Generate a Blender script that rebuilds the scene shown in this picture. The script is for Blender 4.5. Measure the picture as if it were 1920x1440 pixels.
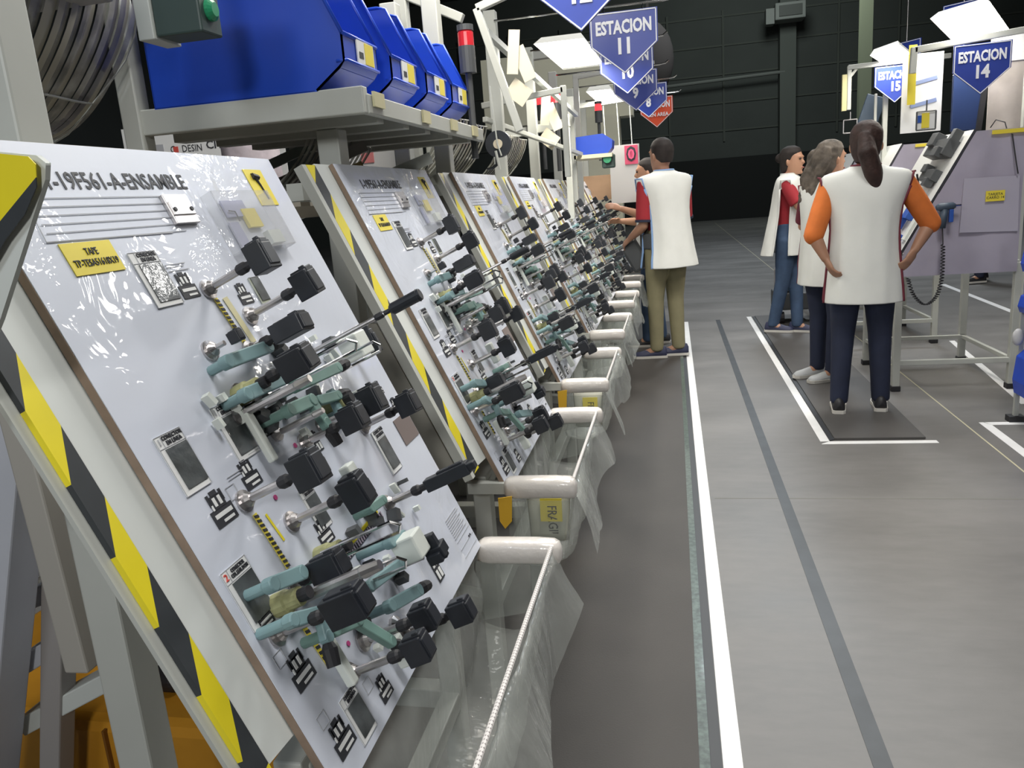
import bpy, bmesh, math, random
from mathutils import Vector, Matrix, Euler, noise
PI = math.pi
random.seed(7)
for o in list(bpy.data.objects): bpy.data.objects.remove(o)
S = bpy.context.scene; COL = S.collection

# ------------------------------------------------ camera, world, lights, exposure
cd = bpy.data.cameras.new('camera'); cam = bpy.data.objects.new('camera', cd); COL.objects.link(cam)
cd.sensor_fit = 'HORIZONTAL'; cd.sensor_width = 36.0; cd.lens = 36.0*1470/1920; cd.clip_start = .02; cd.clip_end = 200
cam.matrix_world = Matrix(((0.978240, 0.026944, 0.205721, 0), (0.193580, 0.238253, -0.951716, 0), (-0.074657, 0.970829, 0.227852, 1.35), (0, 0, 0, 1)))
S.camera = cam
w = bpy.data.worlds.new('world'); S.world = w; w.use_nodes = True
w.node_tree.nodes['Background'].inputs[0].default_value = (.75, .85, 1, 1)
w.node_tree.nodes['Background'].inputs[1].default_value = .012
S.view_settings.view_transform = 'Standard'; S.view_settings.look = 'None'
S.view_settings.gamma = 1; S.view_settings.use_curve_mapping = False
S.view_settings.exposure = 0.0
def area(name, loc, target, size, power, color, sy=None):
    l = bpy.data.lights.new(name, 'AREA'); l.energy = power; l.color = color; l.size = size
    if sy: l.shape = 'RECTANGLE'; l.size_y = sy
    o = bpy.data.objects.new(name, l); COL.objects.link(o); o.location = loc
    o.rotation_euler = (Vector(target)-Vector(loc)).to_track_quat('-Z', 'Y').to_euler(); return o
COOL = (.86, .93, 1.0); WARM = (1.0, .93, .80); NEUT = (1, .985, .95)
area('high_bay_light_near', (1.2, 1.0, 6.5), (.6, 2.5, 0), 1.6, 200, NEUT)
area('high_bay_light_mid', (.8, 6.0, 6.5), (.8, 6.0, 0), 2.0, 185, NEUT)
area('added_glare_light', (2.6, 7.0, 4.3), (.2, 2.5, .8), .35, 26, NEUT)  # unseen light added so the board film catches glare
area('added_far_floor_light', (2.0, 15.0, 8.0), (1.5, 14.0, 0), 2.5, 540, (.85, .93, 1))  # extra light without a fixture, added to brighten the far floor
area('added_wall_light', (3.0, 24.0, 8.2), (2.0, 32.0, 5), 2.0, 260, (.9, 1, .95))  # invented source that lifts the far wall out of black
area('bench_light_behind', (.3, -2.6, 2.7), (-.3, 2.2, .4), .5, 50, NEUT)
area('added_cool_light', (-1.2, -1.3, 2.6), (-.6, 1.6, 1.0), .5, 16, COOL)  # unseen cool fill added to tint the nearest board bluish

# ------------------------------------------------ materials
MATS = {}
def mat(name, color, rough=.5, metal=0, var=0, scale=6, bump=0, bscale=40, coat=0, emit=0, alpha=1, trans=0, spec=.5, ecol=None):
    if name in MATS: return MATS[name]
    m = bpy.data.materials.new(name); m.use_nodes = True; nt = m.node_tree; b = nt.nodes['Principled BSDF']
    c = (*color, 1)
    b.inputs['Base Color'].default_value = c; b.inputs['Roughness'].default_value = rough; b.inputs['Metallic'].default_value = metal
    b.inputs['Coat Weight'].default_value = coat; b.inputs['Coat Roughness'].default_value = .08
    b.inputs['Specular IOR Level'].default_value = spec
    b.inputs['Alpha'].default_value = alpha; b.inputs['Transmission Weight'].default_value = trans
    if emit:
        b.inputs['Emission Color'].default_value = (*(ecol or color), 1); b.inputs['Emission Strength'].default_value = emit
    tc = nt.nodes.new('ShaderNodeTexCoord')
    if var:
        n = nt.nodes.new('ShaderNodeTexNoise'); n.inputs['Scale'].default_value = scale; n.inputs['Detail'].default_value = 6
        nt.links.new(tc.outputs['Object'], n.inputs['Vector'])
        r = nt.nodes.new('ShaderNodeValToRGB')
        r.color_ramp.elements[0].position = .3; r.color_ramp.elements[1].position = .7
        r.color_ramp.elements[0].color = (*[max(0, x*(1-var)) for x in color], 1)
        r.color_ramp.elements[1].color = (*[min(1, x*(1+var)) for x in color], 1)
        nt.links.new(n.outputs['Fac'], r.inputs[0]); nt.links.new(r.outputs[0], b.inputs['Base Color'])
    if bump:
        n2 = nt.nodes.new('ShaderNodeTexNoise'); n2.inputs['Scale'].default_value = bscale; n2.inputs['Detail'].default_value = 4
        nt.links.new(tc.outputs['Object'], n2.inputs['Vector'])
        bp = nt.nodes.new('ShaderNodeBump'); bp.inputs['Strength'].default_value = bump; bp.inputs['Distance'].default_value = .01
        nt.links.new(n2.outputs['Fac'], bp.inputs['Height']); nt.links.new(bp.outputs[0], b.inputs['Normal'])
        if coat: nt.links.new(bp.outputs[0], b.inputs['Coat Normal'])
    MATS[name] = m; return m
def film_mat():
    """clear plastic film: mostly see-through, milky, glossy wrinkles"""
    m = bpy.data.materials.new('clear_film'); m.use_nodes = True; nt = m.node_tree; nt.nodes.clear()
    N = nt.nodes.new; out = N('ShaderNodeOutputMaterial'); tr = N('ShaderNodeBsdfTransparent'); tr.inputs[0].default_value = (.93, .94, .93, 1)
    pr = N('ShaderNodeBsdfPrincipled'); pr.inputs['Base Color'].default_value = (.62, .65, .62, 1); pr.inputs['Roughness'].default_value = .12
    tc = N('ShaderNodeTexCoord'); n = N('ShaderNodeTexNoise'); n.inputs['Scale'].default_value = 16; n.inputs['Detail'].default_value = 3
    mp = N('ShaderNodeMapping'); mp.inputs['Scale'].default_value = (1, 1.5, .35)
    nt.links.new(tc.outputs['Object'], mp.inputs[0]); nt.links.new(mp.outputs[0], n.inputs['Vector'])
    bp = N('ShaderNodeBump'); bp.inputs['Strength'].default_value = .5; bp.inputs['Distance'].default_value = .02
    nt.links.new(n.outputs['Fac'], bp.inputs['Height']); nt.links.new(bp.outputs[0], pr.inputs['Normal'])
    lw = N('ShaderNodeLayerWeight'); lw.inputs[0].default_value = .35
    ma = N('ShaderNodeMath'); ma.operation = 'MULTIPLY_ADD'; ma.inputs[1].default_value = .42; ma.inputs[2].default_value = .13
    nt.links.new(lw.outputs['Facing'], ma.inputs[0])
    mx = N('ShaderNodeMixShader'); nt.links.new(ma.outputs[0], mx.inputs[0]); nt.links.new(tr.outputs[0], mx.inputs[1]); nt.links.new(pr.outputs[0], mx.inputs[2])
    nt.links.new(mx.outputs[0], out.inputs[0]); return m
FILM = film_mat()
def board_face_mat(name, color):
    """white printed sheet under a wrinkled glossy plastic film"""
    m = mat(name, color, .45, bump=.0, coat=1.0, var=.03, scale=4)
    nt = m.node_tree; b = nt.nodes['Principled BSDF']; b.inputs['Coat Roughness'].default_value = .05
    tc = nt.nodes['Texture Coordinate']; n = nt.nodes.new('ShaderNodeTexNoise'); n.inputs['Scale'].default_value = 9; n.inputs['Detail'].default_value = 3; n.inputs['Distortion'].default_value = 1.2
    nt.links.new(tc.outputs['Object'], n.inputs['Vector'])
    bp = nt.nodes.new('ShaderNodeBump'); bp.inputs['Strength'].default_value = .8; bp.inputs['Distance'].default_value = .02
    nt.links.new(n.outputs['Fac'], bp.inputs['Height']); nt.links.new(bp.outputs[0], b.inputs['Coat Normal'])
    n3 = nt.nodes.new('ShaderNodeTexNoise'); n3.inputs['Scale'].default_value = 3.2; n3.inputs['Detail'].default_value = 1; nt.links.new(tc.outputs['Object'], n3.inputs['Vector'])
    mr = nt.nodes.new('ShaderNodeMapRange'); mr.inputs[1].default_value = .52; mr.inputs[2].default_value = .66; mr.inputs[3].default_value = .10; mr.inputs[4].default_value = .75
    nt.links.new(n3.outputs['Fac'], mr.inputs[0]); nt.links.new(mr.outputs[0], bp.inputs['Strength'])
    b.inputs['Coat Weight'].default_value = .65
    return m
WHITE_BOARD = board_face_mat('printed_sheet_under_film', (.66, .70, .80))
BROWN = mat('hardboard_edge', (.26, .19, .14), .8, var=.15, scale=30)
CREAM = mat('cream_painted_steel', (.50, .515, .48), .45, var=.05, scale=5)
OFFW = mat('offwhite_panel', (.62, .65, .62), .5, var=.03, scale=4)
PANEL2 = mat('support_panel_white', (.66, .69, .67), .4, var=.03, scale=3)
YEL = mat('hazard_yellow', (.78, .66, .02), .45, var=.06, scale=8)
BLK = mat('hazard_black', (.035, .04, .045), .5, var=.1, scale=20)
YLAB = mat('yellow_label_paper', (.80, .66, .06), .55)
INK = mat('black_ink', (.03, .032, .04), .6)
REDINK = mat('red_ink', (.65, .08, .06), .6)
GREYPR = mat('grey_print', (.42, .43, .46), .7)
PAPER = mat('white_paper', (.78, .79, .79), .7)
PHOTO = mat('dark_printed_photo', (.075, .085, .09), .35, var=.6, scale=22, coat=.35, bump=.12, bscale=40)
PHOTOBG = mat('green_grey_print', (.42, .45, .36), .6)
CONN = mat('black_connector_plastic', (.018, .021, .028), .42, var=.15, scale=30)
RUB = mat('black_rubber', (.02, .02, .024), .6)
STEEL = mat('brushed_steel', (.52, .50, .50), .3, metal=.9, var=.1, scale=40)
CHROME = mat('chrome', (.62, .62, .62), .12, metal=1)
TEAL = mat('teal_plastic', (.20, .32, .34), .45, var=.1, scale=12)
TEALG = mat('green_teal_plastic', (.17, .29, .26), .45, var=.1, scale=12)
NYLON = mat('white_nylon', (.68, .72, .68), .4)
OLIVE = mat('olive_putty', (.36, .36, .18), .6, var=.3, scale=40)
CLEARP = mat('clear_acrylic', (.55, .56, .58), .1, alpha=.22)
BLUEBIN = mat('blue_bin_plastic', (.018, .075, .56), .32, var=.08, scale=3)
SIGNB = mat('sign_blue', (.025, .05, .30), .35)
SIGNR = mat('sign_red', (.62, .07, .02), .4)
SIGNW = mat('sign_white', (.75, .77, .82), .4)
PAD = mat('foam_wrapped_in_film', (.74, .70, .66), .3, bump=.35, bscale=25, coat=.7)
ROPE = mat('white_marked_rod', (.75, .72, .70), .35)
CARD = mat('cardboard', (.36, .23, .14), .8, var=.08, scale=10)
ORANGE = mat('orange_plastic', (.58, .27, .025), .4, var=.12, scale=6)
LAMPG = mat('lamp_diffuser', (1, .98, .93), .5, emit=14, ecol=(1, .96, .88))
REDL = mat('red_beacon', (.45, .02, .03), .25, emit=.15, ecol=(1, .05, .05))
REDLIT = mat('red_beacon_lit', (.8, .03, .04), .25, emit=1.6, ecol=(1, .05, .06))
GREENB = mat('green_button', (.03, .30, .14), .35)
DKBOX = mat('dark_green_box', (.045, .075, .07), .5)
LILAC = mat('lilac_cloth', (.38, .355, .44), .8, var=.07, scale=5, bump=.15, bscale=9)
GREYD = mat('dark_grey_plastic', (.07, .075, .08), .5)
BLUET = mat('blue_tool_plastic', (.03, .10, .42), .4)
TANK = mat('dark_blue_grey_pad', (.05, .075, .11), .5)

# ------------------------------------------------ mesh helpers
class M:
    def __init__(s): s.v = []; s.f = []; s.mi = []
    def add(s, vs, fs, m=0):
        b = len(s.v); s.v += [tuple(v) for v in vs]; s.f += [tuple(b+i for i in f) for f in fs]; s.mi += [m]*len(fs); return s
    def box(s, c, d, m=0, R=None):
        hx, hy, hz = d[0]/2, d[1]/2, d[2]/2
        vs = [Vector((x, y, z)) for x in (-hx, hx) for y in (-hy, hy) for z in (-hz, hz)]
        if R is not None: vs = [R @ v for v in vs]
        vs = [v+Vector(c) for v in vs]
        return s.add(vs, [(0, 1, 3, 2), (4, 6, 7, 5), (0, 4, 5, 1), (2, 3, 7, 6), (0, 2, 6, 4), (1, 5, 7, 3)], m)
    def bar(s, a, b, w, h=None, m=0, up=(0, 0, 1)):
        a = Vector(a); b = Vector(b); d = b-a; L = d.length; z = d.normalized(); u = Vector(up)
        if abs(z.dot(u)) > .98: u = Vector((1, 0, 0)) if abs(z.x) < .9 else Vector((0, 1, 0))
        x = u.cross(z).normalized(); y = z.cross(x)
        R = Matrix((x, y, z)).transposed()
        return s.box((a+b)/2, (w, h or w, L), m, R)
    def tube(s, pts, r, n=8, m=0, cap=True, flat=1.0):
        pts = [Vector(p) for p in pts]; rs = r if isinstance(r, (list, tuple)) else [r]*len(pts)
        t0 = (pts[1]-pts[0]).normalized(); u = t0.orthogonal().normalized(); rings = []
        for i, p in enumerate(pts):
            t = (pts[min(i+1, len(pts)-1)]-pts[max(i-1, 0)]).normalized()
            u = (u-t*u.dot(t)).normalized(); v = t.cross(u)
            rings.append([p+(u*math.cos(2*PI*k/n)+v*math.sin(2*PI*k/n)*flat)*rs[i] for k in range(n)])
        return s.loft(rings, m, cap)
    def loft(s, rings, m=0, cap=True, closed=True):
        n = len(rings[0]); vs = [p for r in rings for p in r]; fs = []
        for i in range(len(rings)-1):
            for k in range(n if closed else n-1):
                a = i*n+k; b = i*n+(k+1) % n; fs.append((a, b, b+n, a+n))
        if cap: fs.append(tuple(range(n-1, -1, -1))); fs.append(tuple((len(rings)-1)*n+k for k in range(n)))
        return s.add(vs, fs, m)
    def ball(s, c, r, n=12, k=8, m=0):
        r = r if isinstance(r, (list, tuple)) else (r, r, r); rings = []
        for i in range(k+1):
            t = -PI/2+PI*i/k; q = max(.02, math.cos(t))
            rings.append([(c[0]+r[0]*q*math.cos(2*PI*j/n), c[1]+r[1]*q*math.sin(2*PI*j/n), c[2]+r[2]*math.sin(t)) for j in range(n)])
        return s.loft(rings, m)
    def prism(s, o, u, v, poly, t, m=0, mside=None):
        o = Vector(o); u = Vector(u); v = Vector(v); w = u.cross(v).normalized()*t; n = len(poly)
        a = [o+u*p[0]+v*p[1] for p in poly]; b = [p+w for p in a]
        s.add(a+b, [tuple(range(n-1, -1, -1)), tuple(range(n, 2*n))], m)
        return s.add(a+b, [(i, (i+1) % n, n+(i+1) % n, n+i) for i in range(n)], m if mside is None else mside)
    def build(s, name, mats, parent=None, smooth=False, bevel=0, world=True, subd=0, remesh=0):
        me = bpy.data.meshes.new(name); me.from_pydata(s.v, [], s.f)
        for m in (mats if isinstance(mats, (list, tuple)) else [mats]): me.materials.append(m)
        me.polygons.foreach_set('material_index', s.mi)
        bm = bmesh.new(); bm.from_mesh(me); bmesh.ops.recalc_face_normals(bm, faces=bm.faces)
        bm.to_mesh(me); bm.free()
        o = bpy.data.objects.new(name, me); COL.objects.link(o)
        if parent is not None:
            o.parent = parent
            if world: o.matrix_parent_inverse = worldm(parent).inverted()
        if smooth: me.polygons.foreach_set('use_smooth', [True]*len(me.polygons))
        if bevel:
            b = o.modifiers.new('bevel', 'BEVEL'); b.width = bevel; b.segments = 2; b.limit_method = 'ANGLE'
        if remesh:
            r = o.modifiers.new('remesh', 'REMESH'); r.mode = 'VOXEL'; r.voxel_size = remesh; r.use_smooth_shade = True
            sm = o.modifiers.new('smooth', 'SMOOTH'); sm.factor = .6; sm.iterations = 4
        if subd:
            sd = o.modifiers.new('subd', 'SUBSURF'); sd.levels = subd; sd.render_levels = subd
        return o
def worldm(o):
    mtx = o.matrix_basis.copy()
    if o.parent is not None: mtx = worldm(o.parent) @ o.matrix_parent_inverse @ mtx
    return mtx
def tag(o, label=None, cat=None, group=None, kind=None):
    if label: o['label'] = label
    if cat: o['category'] = cat
    if group: o['group'] = group
    if kind: o['kind'] = kind
    return o
def thing(name, loc, label, cat, group=None, rot=None):
    o = bpy.data.objects.new(name, None); COL.objects.link(o); o.location = loc; o.empty_display_size = .05
    if rot is not None: o.rotation_euler = rot.to_euler() if isinstance(rot, Matrix) else rot
    return tag(o, label, cat, group)
def struct(name, m, mats, **k): return tag(m.build(name, mats, **k), kind='structure')
def copy_tree(o, parent=None):
    c = o.copy(); COL.objects.link(c)
    if parent is not None: c.parent = parent
    for ch in list(o.children): copy_tree(ch, c)
    return c
def text(s, size, mt, mtx, parent=None, name='lettering', align='CENTER', sx=1.0, bold=0.0, depth=.0006, world=True, line=.95, fit=None):
    cu = bpy.data.curves.new(name, 'FONT'); cu.body = s; cu.size = size; cu.align_x = align; cu.align_y = 'CENTER'
    cu.offset = bold; cu.extrude = depth; cu.resolution_u = 2; cu.space_line = line
    t = bpy.data.objects.new('tmp', cu); COL.objects.link(t); bpy.context.view_layer.update()
    me = bpy.data.meshes.new_from_object(t.evaluated_get(bpy.context.evaluated_depsgraph_get()))
    bpy.data.objects.remove(t); bpy.data.curves.remove(cu); me.name = name
    if fit:
        xs = [v.co.x for v in me.vertices]; sx = fit/max(1e-6, max(xs)-min(xs))
    me.transform(Matrix.Diagonal((sx, 1, 1, 1))); me.transform(mtx)
    me.materials.clear(); me.materials.append(mt)
    o = bpy.data.objects.new(name, me); COL.objects.link(o)
    if parent is not None:
        o.parent = parent
        if world: o.matrix_parent_inverse = worldm(parent).inverted()
    return o
def frame(o, x, y):
    """matrix with local x, y axes and their cross product, at o"""
    x = Vector(x).normalized(); y = Vector(y).normalized(); z = x.cross(y)
    m = Matrix((x, y, z)).transposed().to_4x4(); m.translation = Vector(o); return m
def arc(c, r, a0, a1, n, f): return [f(c, r, a0+(a1-a0)*i/n) for i in range(n+1)]

# ------------------------------------------------ structure
def floor_mat():
    m = mat('polished_concrete', (.30, .295, .28), .38, spec=.4); nt = m.node_tree; b = nt.nodes['Principled BSDF']; N = nt.nodes.new; L = nt.links.new
    tc = nt.nodes['Texture Coordinate']
    n1 = N('ShaderNodeTexNoise'); n1.inputs['Scale'].default_value = 1.1; n1.inputs['Detail'].default_value = 8; n1.inputs['Roughness'].default_value = .6
    n2 = N('ShaderNodeTexNoise'); n2.inputs['Scale'].default_value = 14; n2.inputs['Detail'].default_value = 6
    mp = N('ShaderNodeMapping'); mp.inputs['Scale'].default_value = (.6, 1.6, 1)
    L(tc.outputs['Object'], mp.inputs[0]); L(mp.outputs[0], n1.inputs['Vector']); L(mp.outputs[0], n2.inputs['Vector'])
    ad = N('ShaderNodeMath'); ad.operation = 'MULTIPLY_ADD'; ad.inputs[1].default_value = .3; L(n2.outputs['Fac'], ad.inputs[0]); L(n1.outputs['Fac'], ad.inputs[2])
    r = N('ShaderNodeValToRGB'); r.color_ramp.elements[0].position = .45; r.color_ramp.elements[1].position = .85
    r.color_ramp.elements[0].color = (.130, .127, .122, 1); r.color_ramp.elements[1].color = (.205, .198, .192, 1)
    L(ad.outputs[0], r.inputs[0]); L(r.outputs[0], b.inputs['Base Color'])
    r2 = N('ShaderNodeMapRange'); r2.inputs[3].default_value = .28; r2.inputs[4].default_value = .55; L(ad.outputs[0], r2.inputs[0]); L(r2.outputs[0], b.inputs['Roughness'])
    return m
FLOOR = floor_mat()
struct('floor', M().box((2, 12, -.05), (32, 42, .1)), FLOOR)
WALL = mat('dark_painted_wall', (.06, .066, .062), .85, var=.1, scale=.6)
WALLG = mat('grey_wall_sheet', (.075, .082, .072), .85, var=.12, scale=.5)
m = M(); m.box((2, 32.1, 4.5), (32, .2, 9)); struct('wall_back', m, WALL)
struct('trim_8', M().box((2, 31.96, 1.15), (32, .06, 2.3)), mat('black_wall_base', (.012, .013, .013), .9))
m = M()
for i in range(5): m.box((2, 31.98, 3.3+i*1.0), (32, .05, .06))
for i in range(14): m.box((-10+i*2.0, 31.97, 5.2), (.07, .06, 4.6))
struct('trim_1', m, WALLG)
struct('wall_left', M().box((-14.1, 12, 4.5), (.2, 42, 9)), WALL)
struct('wall_right', M().box((18.1, 12, 4.5), (.2, 42, 9)), WALL)
struct('wall_front', M().box((2, -9.1, 4.5), (32, .2, 9)), WALL)
struct('ceiling', M().box((2, 12, 9.1), (32, 42, .2)), WALL)
# floor markings and joints
TAPEW = mat('white_floor_tape', (.80, .80, .80), .5, var=.04, scale=8)
TAPEB = mat('black_floor_tape', (.035, .04, .045), .45, var=.2, scale=10)
JOINT = mat('joint_sealant', (.50, .47, .33), .7); JOINTD = mat('saw_cut_joint', (.20, .20, .18), .8)
def strip(name, pts, mt, z, label, cat='floor tape'):
    o = M().prism((0, 0, z), (1, 0, 0), (0, 1, 0), pts, .0012).build(name, mt); tag(o, label, cat); return o
strip('floor_tape', [(.084, -2), (.130, -2), (.130, 8.16), (.084, 8.16)], TAPEW, .0004, 'long white tape line on the floor beside the long dark mat')
strip('floor_tape', [(.436, -2), (.481, -2), (.449, 8.21), (.406, 8.21)], TAPEB, .0004, 'long black tape line running alone down the grey aisle')
strip('floor_tape', [(.727, 4.11), (.773, 4.15), (1.285, 4.15), (1.285, 4.105), (.727, 4.105)], TAPEW, .0004, 'short white tape across the near end of the women\'s mat')
strip('floor_tape', [(.727, 4.15), (.773, 4.15), (.765, 8.32), (.72, 8.32)], TAPEW, .0004, 'white tape line along the left edge of the women\'s mat')
strip('floor_tape', [(1.582, 4.45), (1.582, -1), (1.63, -1), (1.63, 4.40), (1.605, 4.45)], TAPEW, .0004, 'white tape line at the right edge of the photo, toward the viewer')
strip('floor_tape', [(1.612, 4.45), (1.63, 4.40), (2.9, 4.40), (2.9, 4.45)], TAPEW, .0006, 'short white tape crossing to the foot of the blue bin stand')
strip('floor_tape', [(3.08, 10.1), (3.14, 10.1), (3.06, 7.0), (3.0, 7.0)], TAPEW, .0004, 'far white tape line seen through the right table legs')
strip('floor_tape', [(2.13, 6.7), (2.17, 6.7), (1.97, 4.8), (1.92, 4.8)], TAPEW, .0004, 'faded white tape under the near table frame on the right')
for i, (a, b) in enumerate((((1.503, -3), (1.511, 9.5)), ((1.503, 9.5), (1.508, 30)))):
    struct('trim_%d' % (i+2), M().box(((a[0]+b[0])/2, (a[1]+b[1])/2, .0003), (.008, b[1]-a[1], .0008)), JOINT)
struct('trim_4', M().box((2.2, 3.36, .0003), (4.1, .006, .0008)), JOINTD)
struct('trim_5', M().box((2.2, 9.4, .0003), (6, .01, .0008)), JOINTD)
# mats
MATB = mat('brown_rubber_mat', (.048, .043, .039), .62, var=.12, scale=3, bump=.1, bscale=200)
MATE = mat('green_black_bevel_edge', (.07, .10, .085), .35, var=.5, scale=60, coat=.4)
MATD = mat('dark_bevel_edge', (.03, .033, .038), .5)
t = thing('floor_mat', (-.2, 3, 0), 'long brown-grey anti-fatigue mat along the row of left stations', 'mat')
M().prism((0, 0, .0005), (1, 0, 0), (0, 1, 0), [(-.47, -1.5), (.025, -1.5), (.035, 8.17), (-.47, 8.17)], .014).build('mat_body', MATB, t)
M().prism((0, 0, .0005), (1, 0, 0), (0, 1, 0), [(.025, -1.5), (.052, -1.5), (.058, 8.17), (.035, 8.17)], .010).build('edge_strip', MATE, t)['label'] = 'shiny greenish edge strip'
M().prism((0, 0, .0005), (1, 0, 0), (0, 1, 0), [(.052, -1.5), (.083, -1.5), (.080, 8.17), (.058, 8.17)], .005).build('bevel', MATD, t)
t = thing('floor_mat', (1.0, 6, 0), 'dark grey mat under the three women at the right stations', 'mat')
M().prism((0, 0, .0005), (1, 0, 0), (0, 1, 0), [(.80, 4.17), (1.24, 4.17), (1.24, 8.3), (.80, 8.3)], .012).build('mat_body', mat('grey_rubber_mat', (.075, .072, .070), .6, var=.1, scale=3), t)
M().prism((0, 0, .0005), (1, 0, 0), (0, 1, 0), [(.775, 4.155), (.80, 4.17), (.80, 8.3), (.775, 8.3)], .005).build('bevel', MATD, t)

# far wall details
m = M(); m.box((5.62, 26, 4.5), (.32, .3, 9)); o = struct('trim_6', m, mat('pale_green_column', (.33, .36, .25), .7))
m = M(); m.box((4.2, 31.6, 4.5), (.55, .5, 9)); struct('trim_7', m, mat('grey_column', (.10, .11, .10), .8))
t = thing('wall_pipe', (0, 31, 4.7), 'thin grey pipe running level across the far dark wall', 'pipe')
M().tube([(-4, 31.4, 4.9), (4.1, 31.4, 5.1)], .06).build('pipe', mat('pipe_grey', (.16, .17, .16), .6), t)
t = thing('wall_heater', (4.1, 30.5, 6.9), 'grey square fixture high on the far grey column', 'fixture')
M().box((4.15, 30.8, 6.95), (1.0, .8, .55)).build('housing', mat('fixture_grey', (.20, .21, .20), .6), t, bevel=.03)
M().box((4.15, 30.38, 6.95), (.75, .06, .34)).build('front_grille', mat('fixture_dark', (.06, .065, .06), .6), t)
M().box((3.5, 30.8, 6.85), (.28, .5, .5)).build('side_box', mat('fixture_grey', (.2, .2, .2), .6), t)
t = thing('hanging_dome', (-.38, 17.5, 3.2), 'faint grey round dome behind the hanging station signs', 'fixture')
DG = mat('dome_grey', (.06, .054, .05), .95, spec=.1); M().ball((-.38, 17.5, 3.95), (.50, .4, .75), 20, 12).build('dome', DG, t, smooth=True); M().box((-.38, 17.5, 6.85), (.05, .05, 4.3)).build('hanger', DG, t)

# ------------------------------------------------ assembly board (local: x along the aisle, y up the slope, z out)
BX, BZ, BL, BW = -.78, 1.4654, .90, .73
BROT = Matrix(((0, -.4043, .9146), (1, 0, 0), (0, .9146, .4043)))   # columns: right, up the slope, normal
def board_empty(y0, label, group):
    return thing('assembly_board', (BX, y0, BZ), label, 'assembly board', group, BROT)
def L3(o, x, y, z, rx=0): return (x, y, z)
def part(m, name, mats, par, **k): return m.build(name, mats, par, world=False, **k)
def card(par, x0, y0, x1, y1, mt, name, z=.001, t=.0012, side=None):
    return part(M().box(((x0+x1)/2, (y0+y1)/2, z), (x1-x0, abs(y1-y0), t)), name, mt, par)
def photo_label(par, x, y, w, h, head=True, num=None, thin=False):
    m = M(); m.box((x+w/2, y-h/2, .0012), (w, h, .0012), 0)
    hd = h*.20 if head else 0
    o = part(m, 'photo_label', [PHOTOBG if thin else PAPER], par)
    mm = M(); mm.box((x+w*.57, y-hd-(h-hd)*.46, .0026), (w*.80, (h-hd)*.86, .0012)); part(mm, 'printed_photo', PHOTO, o)
    bd = M()
    for a, b in (((x, y), (x+w, y)), ((x, y-h), (x+w, y-h)), ((x, y), (x, y-h)), ((x+w, y), (x+w, y-h)), ((x, y-hd), (x+w, y-hd)), ((x+w*.22, y), (x+w*.22, y-hd))):
        if a == b: continue
        bd.bar((*a, .0022), (*b, .0022), .0008, .0006)
    part(bd, 'printed_border', GREYPR, o)
    if head:
        text('CONECTOR\nEN LINEA' if num != '2' else 'CONECTOR\nCOL.LEAL.DOM', hd*.46 if num != '2' else hd*.40, INK, Matrix.Translation((x+w*.61, y-hd*.5, .0024)), o, 'lettering', bold=.0002, world=False, sx=.95 if num != '2' else .8)
        if num: text(num, hd*.8, REDINK if num == '2' else GREYPR, Matrix.Translation((x+w*.11, y-hd*.5, .0024)), o, 'lettering', world=False)
    return o
def icon(par, x, y, s, rot=0, tall=False):
    """printed line drawing of a connector: dark outline with pins and a white body"""
    m = M(); R = Matrix.Rotation(rot, 3, 'Z')
    def bx(cx, cy, w, h, mi, z=.0014):
        c = R @ Vector((cx*s, cy*s, 0)); m.box((x+c.x, y+c.y, z), (w*s, h*s, .0010), mi, R)
    if tall:
        bx(0, 0, .6, 1, 0)
        for i in (-1, 1):
            for j in (-1, 1): bx(i*.14, j*.24, .18, .36, 1, .0020)
        bx(0, .56, .3, .14, 0)
    else:
        bx(0, -.22, 1, .5, 0); bx(0, .2, .62, .42, 0); bx(-.3, .32, .1, .34, 0); bx(.3, .32, .1, .34, 0); bx(0, .44, .3, .2, 0)
        bx(0, -.16, .8, .12, 1, .0020); bx(-.12, .22, .12, .26, 1, .0020); bx(.12, .22, .12, .26, 1, .0020); bx(-.3, .1, .06, .16, 1, .0020); bx(.1, -.36, .5, .08, 1, .0020)
    return part(m, 'connector_drawing', [INK, PAPER], par)
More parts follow.
